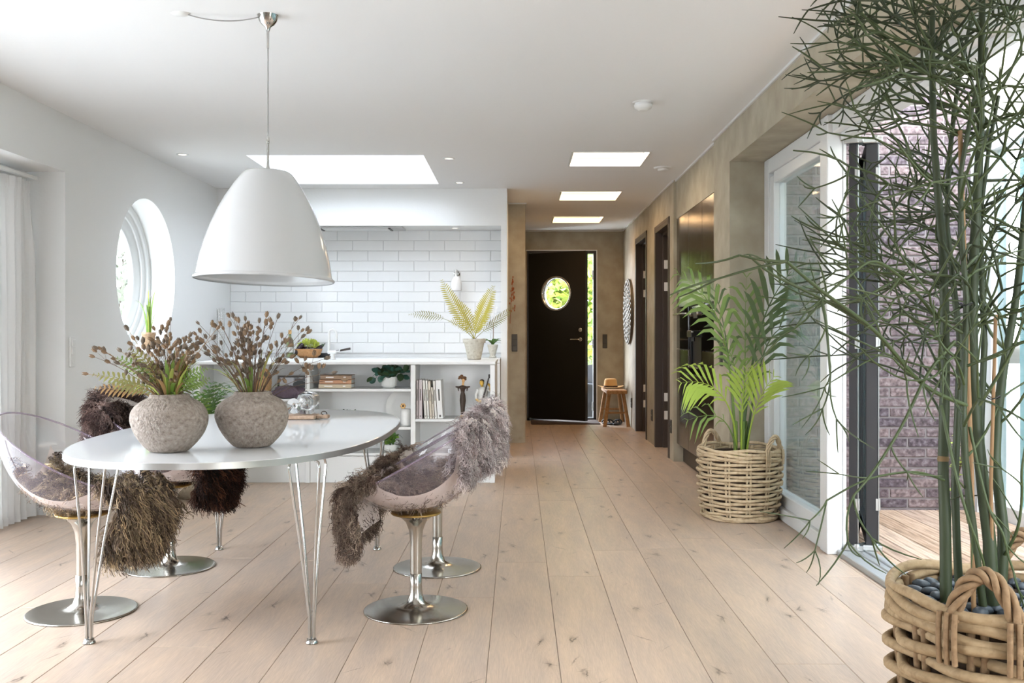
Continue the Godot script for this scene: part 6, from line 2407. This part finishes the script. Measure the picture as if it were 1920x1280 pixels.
func build_pencil_cactus() -> void:
	var c := P(1.293, 0, 2.56)
	var b := thing("large_wicker_basket", "large dark woven wicker basket with rope handle in the front corner", "basket", c)
	basket(b, 0.25, 0.292, 0.45, 11, 0.0145, 11, [M.wicker_b, M.wicker_dark], 8)
	handle(b, 2.22, 0.295, 0.425, 0.15, 0.12, 0.014, M.wicker_dark)
	handle(b, -0.95, 0.295, 0.425, 0.15, 0.12, 0.014, M.wicker_dark)
	# rounded black pebbles over the soil
	var rr := RandomNumberGenerator.new()
	rr.seed = 77
	var g := Geo.new()
	g.lathe([Vector2(0, 0.401), Vector2(0.22, 0.401), Vector2(0.262, 0.392)], 36)
	part(b, "soil", g, M.soil)
	var peb := []
	for k in 4:
		var pg := Geo.new()
		var e := rr.randf()
		pg.grid(18, 10, func(u, w):
			var a: float = u * TAU
			var q: float = (clampf(w, 0.005, 0.995) - 0.5) * PI
			var s := 1.0 + 0.07 * sin(a * 2.0 + e * 6.0) + 0.05 * sin(q * 3.0 + a)
			return Vector3(cos(a) * cos(q) * 0.024 * s, sin(q) * 0.0125, sin(a) * cos(q) * 0.018 * s), -1.0, true)
		peb.append(pg.mesh())
	var spots := []
	var tries := 0
	while spots.size() < 95 and tries < 6000:
		tries += 1
		var a := rr.randf() * TAU
		var q := 0.24 * sqrt(rr.randf())
		var p := Vector3(cos(a) * q, 0, sin(a) * q)
		var ok := true
		for s in spots:
			if p.distance_to(s) < 0.036:
				ok = false
				break
		if ok:
			spots.append(p)
	for p in spots:
		var s := solo("pebble", peb[rr.randi() % 4], M.pebble_black, "rounded black pebble among the others in the large basket", "pebble", c + p + Vector3(0, 0.414 + rr.randf_range(0, 0.006), 0), rr.randf() * TAU, "black pebbles in the large basket")
		s.rotation.x = rr.randf_range(-0.25, 0.25)
		s.rotation.z = rr.randf_range(-0.25, 0.25)
	var t := thing("pencil_cactus", "tall pencil cactus with a tangle of thin green twigs", "plant", c)
	var Y0 := 0.40
	# main stems as they rise from the pebbles
	var stems := [
		[[at(1774, 1085, 2.52), at(1772, 960, 2.52), at(1768, 880, 2.53), at(1772, 700, 2.54), at(1768, 480, 2.56), at(1750, 250, 2.58), at(1748, 20, 2.6)], 0.0155],
		[[at(1862, 1112, 2.50), at(1856, 1020, 2.50), at(1842, 900, 2.52), at(1824, 700, 2.54), at(1826, 480, 2.55), at(1838, 250, 2.57), at(1842, -60, 2.6)], 0.0175],
		[[at(1872, 1105, 2.52), at(1882, 1000, 2.52), at(1866, 860, 2.54), at(1880, 700, 2.58), at(1905, 560, 2.60), at(1930, 300, 2.62)], 0.0155],
		[[at(1850, 1098, 2.55), at(1850, 950, 2.56), at(1838, 820, 2.58), at(1846, 640, 2.62), at(1838, 400, 2.66), at(1872, 180, 2.7)], 0.011],
		[[at(1800, 1050, 2.62), at(1790, 900, 2.62), at(1800, 640, 2.64), at(1775, 420, 2.66), at(1790, 200, 2.68), at(1820, 40, 2.7)], 0.011],
		[[at(1846, 1090, 2.48), at(1818, 940, 2.46), at(1806, 780, 2.46), at(1812, 560, 2.48), at(1800, 330, 2.48), at(1850, 90, 2.5)], 0.0105],
	]
	var curves := []
	for s in stems:
		var cv := Curve3D.new()
		var pl: Array = s[0]
		for i in pl.size():
			var p: Vector3 = pl[i] - c
			if i == 0:
				p.y = Y0
			var tan: Vector3 = (pl[min(i + 1, pl.size() - 1)] - pl[max(i - 1, 0)]) / 6.0
			cv.add_point(p, -tan, tan)
		curves.append(cv)
		var pts := []
		var n := 36
		for i in n + 1:
			pts.append(cv.sample_baked(cv.get_baked_length() * i / n))
		var sg := Geo.new()
		var rads := []
		for i in n + 1:
			rads.append(s[1] * lerpf(1.0, 0.45, float(i) / n) * (1.0 + (0.06 if i % 6 == 0 else 0.0)))
		sg.tube(pts, rads, 10)
		var st := part(t, "stem", sg, M.cactus_stem)
		for i in ([9] if curves.size() % 3 == 1 else []):
			var ng := Geo.new()
			var dd: Vector3 = (pts[i + 1] - pts[i]).normalized()
			ng.tube([pts[i] - dd * 0.008, pts[i], pts[i] + dd * 0.008], [rads[i] * 0.98, rads[i] * 1.12, rads[i] * 0.98], 10)
			part(st, "node_scar", ng, M.cactus_bark)
	# long lower branches that reach out over the floor
	var long := [
		[at(1812, 760, 2.46), at(1730, 720, 2.4), at(1640, 620, 2.3), at(1540, 545, 2.2), at(1475, 490, 2.12), 0.0058],
		[at(1640, 620, 2.3), at(1610, 600, 2.28), at(1540, 560, 2.24), at(1450, 515, 2.2), at(1405, 480, 2.16), 0.0042],
		[at(1760, 600, 2.5), at(1700, 530, 2.42), at(1640, 490, 2.34), at(1590, 520, 2.28), at(1540, 560, 2.24), 0.0046],
		[at(1540, 560, 2.24), at(1548, 600, 2.23), at(1553, 650, 2.22), at(1556, 692, 2.21), at(1557, 700, 2.21), 0.0040],
		[at(1790, 640, 2.46), at(1740, 700, 2.4), at(1690, 800, 2.34), at(1640, 880, 2.3), at(1600, 930, 2.27), 0.0048],
		[at(1770, 900, 2.5), at(1720, 885, 2.45), at(1660, 890, 2.4), at(1610, 905, 2.35), at(1550, 938, 2.3), 0.0036],
		[at(1836, 760, 2.5), at(1880, 690, 2.46), at(1905, 640, 2.44), at(1930, 560, 2.42), at(1950, 500, 2.4), 0.0046],
		[at(1766, 640, 2.54), at(1700, 590, 2.5), at(1660, 600, 2.46), at(1630, 560, 2.42), at(1590, 500, 2.4), 0.0040],
		[at(1884, 1040, 2.5), at(1908, 990, 2.46), at(1916, 930, 2.44), at(1916, 880, 2.42), at(1925, 820, 2.42), 0.0042],
		[at(1818, 800, 2.46), at(1850, 940, 2.42), at(1880, 1000, 2.4), at(1890, 1040, 2.4), at(1900, 1070, 2.4), 0.0040],
		[at(1765, 760, 2.5), at(1790, 880, 2.44), at(1812, 960, 2.42), at(1840, 1040, 2.42), at(1848, 1075, 2.44), 0.0045],
	]
	var bi := 0
	for L in long:
		var lg := Geo.new()
		var pts := []
		for i in 5:
			pts.append(L[i] - c)
		var sm := []
		for i in 4:
			var a: Vector3 = pts[max(i - 1, 0)]
			var p: Vector3 = pts[i]
			var q: Vector3 = pts[i + 1]
			var e: Vector3 = pts[min(i + 2, 4)]
			for j in 5:
				sm.append(p.cubic_interpolate(q, a, e, j / 5.0))
		sm.append(pts[4])
		lg.tube(sm, taper(21, L[5], L[5] * 0.6), 6)
		rr.seed = 300 + bi
		var d: Vector3 = (pts[4] - pts[3]).normalized()
		if d.length() < 0.5:
			d = Vector3.DOWN
		for k in 2:
			twig(lg, pts[4], (d + Vector3(rr.randf_range(-0.7, 0.7), rr.randf_range(-0.9, 0.3), rr.randf_range(-0.5, 0.5))).normalized(), rr.randf_range(0.07, 0.13), L[5] * 0.6, 1, rr)
		for k in 2:
			twig(lg, sm[6 + k * 6], (d + Vector3(rr.randf_range(-0.9, 0.9), rr.randf_range(-0.8, 0.9), rr.randf_range(-0.6, 0.6))).normalized(), rr.randf_range(0.07, 0.12), L[5] * 0.55, rr.randi_range(0, 1), rr)
		part(t, "long_branch", lg, M.cactus_twig)
		bi += 1
	# the tangle: bunches of forking twigs, dense towards the top
	for k in 118:
		rr.seed = 900 + k
		var cv: Curve3D = curves[k % curves.size()]
		var u := pow(rr.randf(), 0.62)
		u = lerpf(0.22, 1.0, u)
		var p := cv.sample_baked(cv.get_baked_length() * u)
		var a := rr.randf() * TAU
		var dir := Vector3(cos(a) - 0.25, rr.randf_range(0.0, 1.1), sin(a) * 0.9).normalized()
		var tg := Geo.new()
		var dep := 3 if u > 0.6 and k % 2 == 0 else 2
		twig(tg, p, dir, rr.randf_range(0.12, 0.22), 0.0047 if u > 0.5 else 0.004, dep, rr)
		part(t, "branch", tg, M.cactus_twig if k % 3 > 0 else M.cactus_stem)
	# two canes that support the stems
	for k in 2:
		var q: Array = [[at(1826, 1096, 2.47), at(1822, 900, 2.47), at(1800, 245, 2.50)], [at(1862, 1090, 2.49), at(1858, 900, 2.49), at(1867, 590, 2.5)]][k]
		var cane := thing("support_cane", ["long brown cane tied among the stems of the cactus", "shorter brown cane beside the thick stems of the cactus"][k], "cane", c, 0.0, "support canes")
		var sg := Geo.new()
		var pts := []
		for p in q:
			pts.append(p - c)
		pts[0].y = Y0
		sg.tube(pts, 0.0062 if k == 0 else 0.0048, 8)
		part(cane, "rod", sg, M.bamboo)
		sg = Geo.new()
		var lp := []
		var m: Vector3 = (pts[1] + pts[2]) * 0.5
		for j in 16:
			var an := TAU * j / 16.0
			lp.append(m + Vector3(cos(an) * 0.016, 0.004 * sin(an * 2.0), sin(an) * 0.016))
		sg.tube(lp, 0.0016, 5, false, true)
		part(cane, "wire_tie", sg, M.black_plastic)

# ---------------------------------------------------------------- switches, sockets and the floor fern
func switch_plate(label: String, pos: Vector3, turn: float, n: int, m: Material, w := 0.06) -> void:
	var o := thing("wall_switch", label, "switch", pos, turn)
	var g := Geo.new()
	g.box(Vector3(0, 0, 0.005), Vector3(w, w * n, 0.010), 0.002)
	part(o, "plate", g, m)
	for k in n:
		g = Geo.new()
		g.box(Vector3(0, (k - (n - 1) / 2.0) * w, 0.011), Vector3(w * 0.82, w * 0.82, 0.008), 0.002)
		part(o, "rocker", g, m)

func build_small_wall_things() -> void:
	switch_plate("dark double switch on the plastered wall end beside the kitchen", P(-0.04, 1.04, 10.079), 0.0, 3, M.switch_grey)
	switch_plate("dark switch strip on the end wall beside the front door", P(1.135, 1.04, 12.739), 0.0, 3, M.switch_grey)
	switch_plate("dark socket low on the hall wall behind the bench", P(1.374, 0.30, 11.75), -PI / 2, 2, M.switch_grey)
	switch_plate("dark socket low on the wall between the two doorways", P(1.374, 0.30, 9.95), -PI / 2, 2, M.switch_grey)
	switch_plate("dark socket low on the narrow wall beside the steel cabinets", P(1.374, 0.30, 8.72), -PI / 2, 2, M.switch_grey)
	switch_plate("dark switch strip on the pillar behind the palm", P(1.374, 1.0, 6.55), -PI / 2, 3, M.switch_grey)
	# white switch and socket strip on the left wall
	var o := thing("white_switch_strip", "white strip of switch and sockets on the left wall", "switch", P(-2.819, 1.015, 6.12), PI / 2)
	var g := Geo.new()
	g.box(Vector3(0, 0, 0.006), Vector3(0.07, 0.19, 0.012), 0.003)
	part(o, "plate", g, M.white_plastic)
	for k in 2:
		g = Geo.new()
		g.box(Vector3(0, 0.055 - k * 0.05, 0.014), Vector3(0.045, 0.042, 0.01), 0.002)
		part(o, "rocker", g, M.white_plastic)
	g = Geo.new()
	g.t = Transform3D(Basis(Vector3.RIGHT, PI / 2), Vector3(0, -0.055, 0.012))
	g.lathe([Vector2(0.018, 0), Vector2(0.022, 0.003), Vector2(0.024, 0.0)], 20)
	part(o, "socket", g, M.white_plastic)
	# big fern in a low stone pot on the floor behind the table
	var c := P(-2.22, 0, 6.72)
	var f := thing("floor_fern", "lush green fern in a low stone pot on the floor behind the table", "potted plant", c)
	g = Geo.new()
	g.lathe([Vector2(0, 0), Vector2(0.13, 0.0), Vector2(0.2, 0.07), Vector2(0.225, 0.16), Vector2(0.2, 0.26), Vector2(0.17, 0.32), Vector2(0.185, 0.35), Vector2(0.165, 0.35), Vector2(0.15, 0.30), Vector2(0, 0.29)], 44)
	part(f, "pot", g, M.stone_pot)
	var rr := RandomNumberGenerator.new()
	rr.seed = 5
	for k in 22:
		var a := TAU * k / 22.0 + rr.randf_range(-0.15, 0.15)
		var dir := Vector3(cos(a), 0, sin(a) * 0.85)
		var reach := rr.randf_range(0.18, 0.42)
		var up := rr.randf_range(0.55, 0.88) - reach * 0.25
		var base := Vector3(0, 0.30, 0) + dir * 0.03
		var q := rr.randf()
		frond(f, bez(base, base + dir * 0.04 + Vector3(0, (up - 0.3) * 0.7, 0), dir * reach * 0.6 + Vector3(0, up + 0.06, 0), dir * reach + Vector3(0, up - 0.08 * q, 0), 10), 0.075, 13, M.fern_green if k % 4 > 0 else M.grass_leaf, "frond", 0.2, 0.2, 0.26, 70 + k)
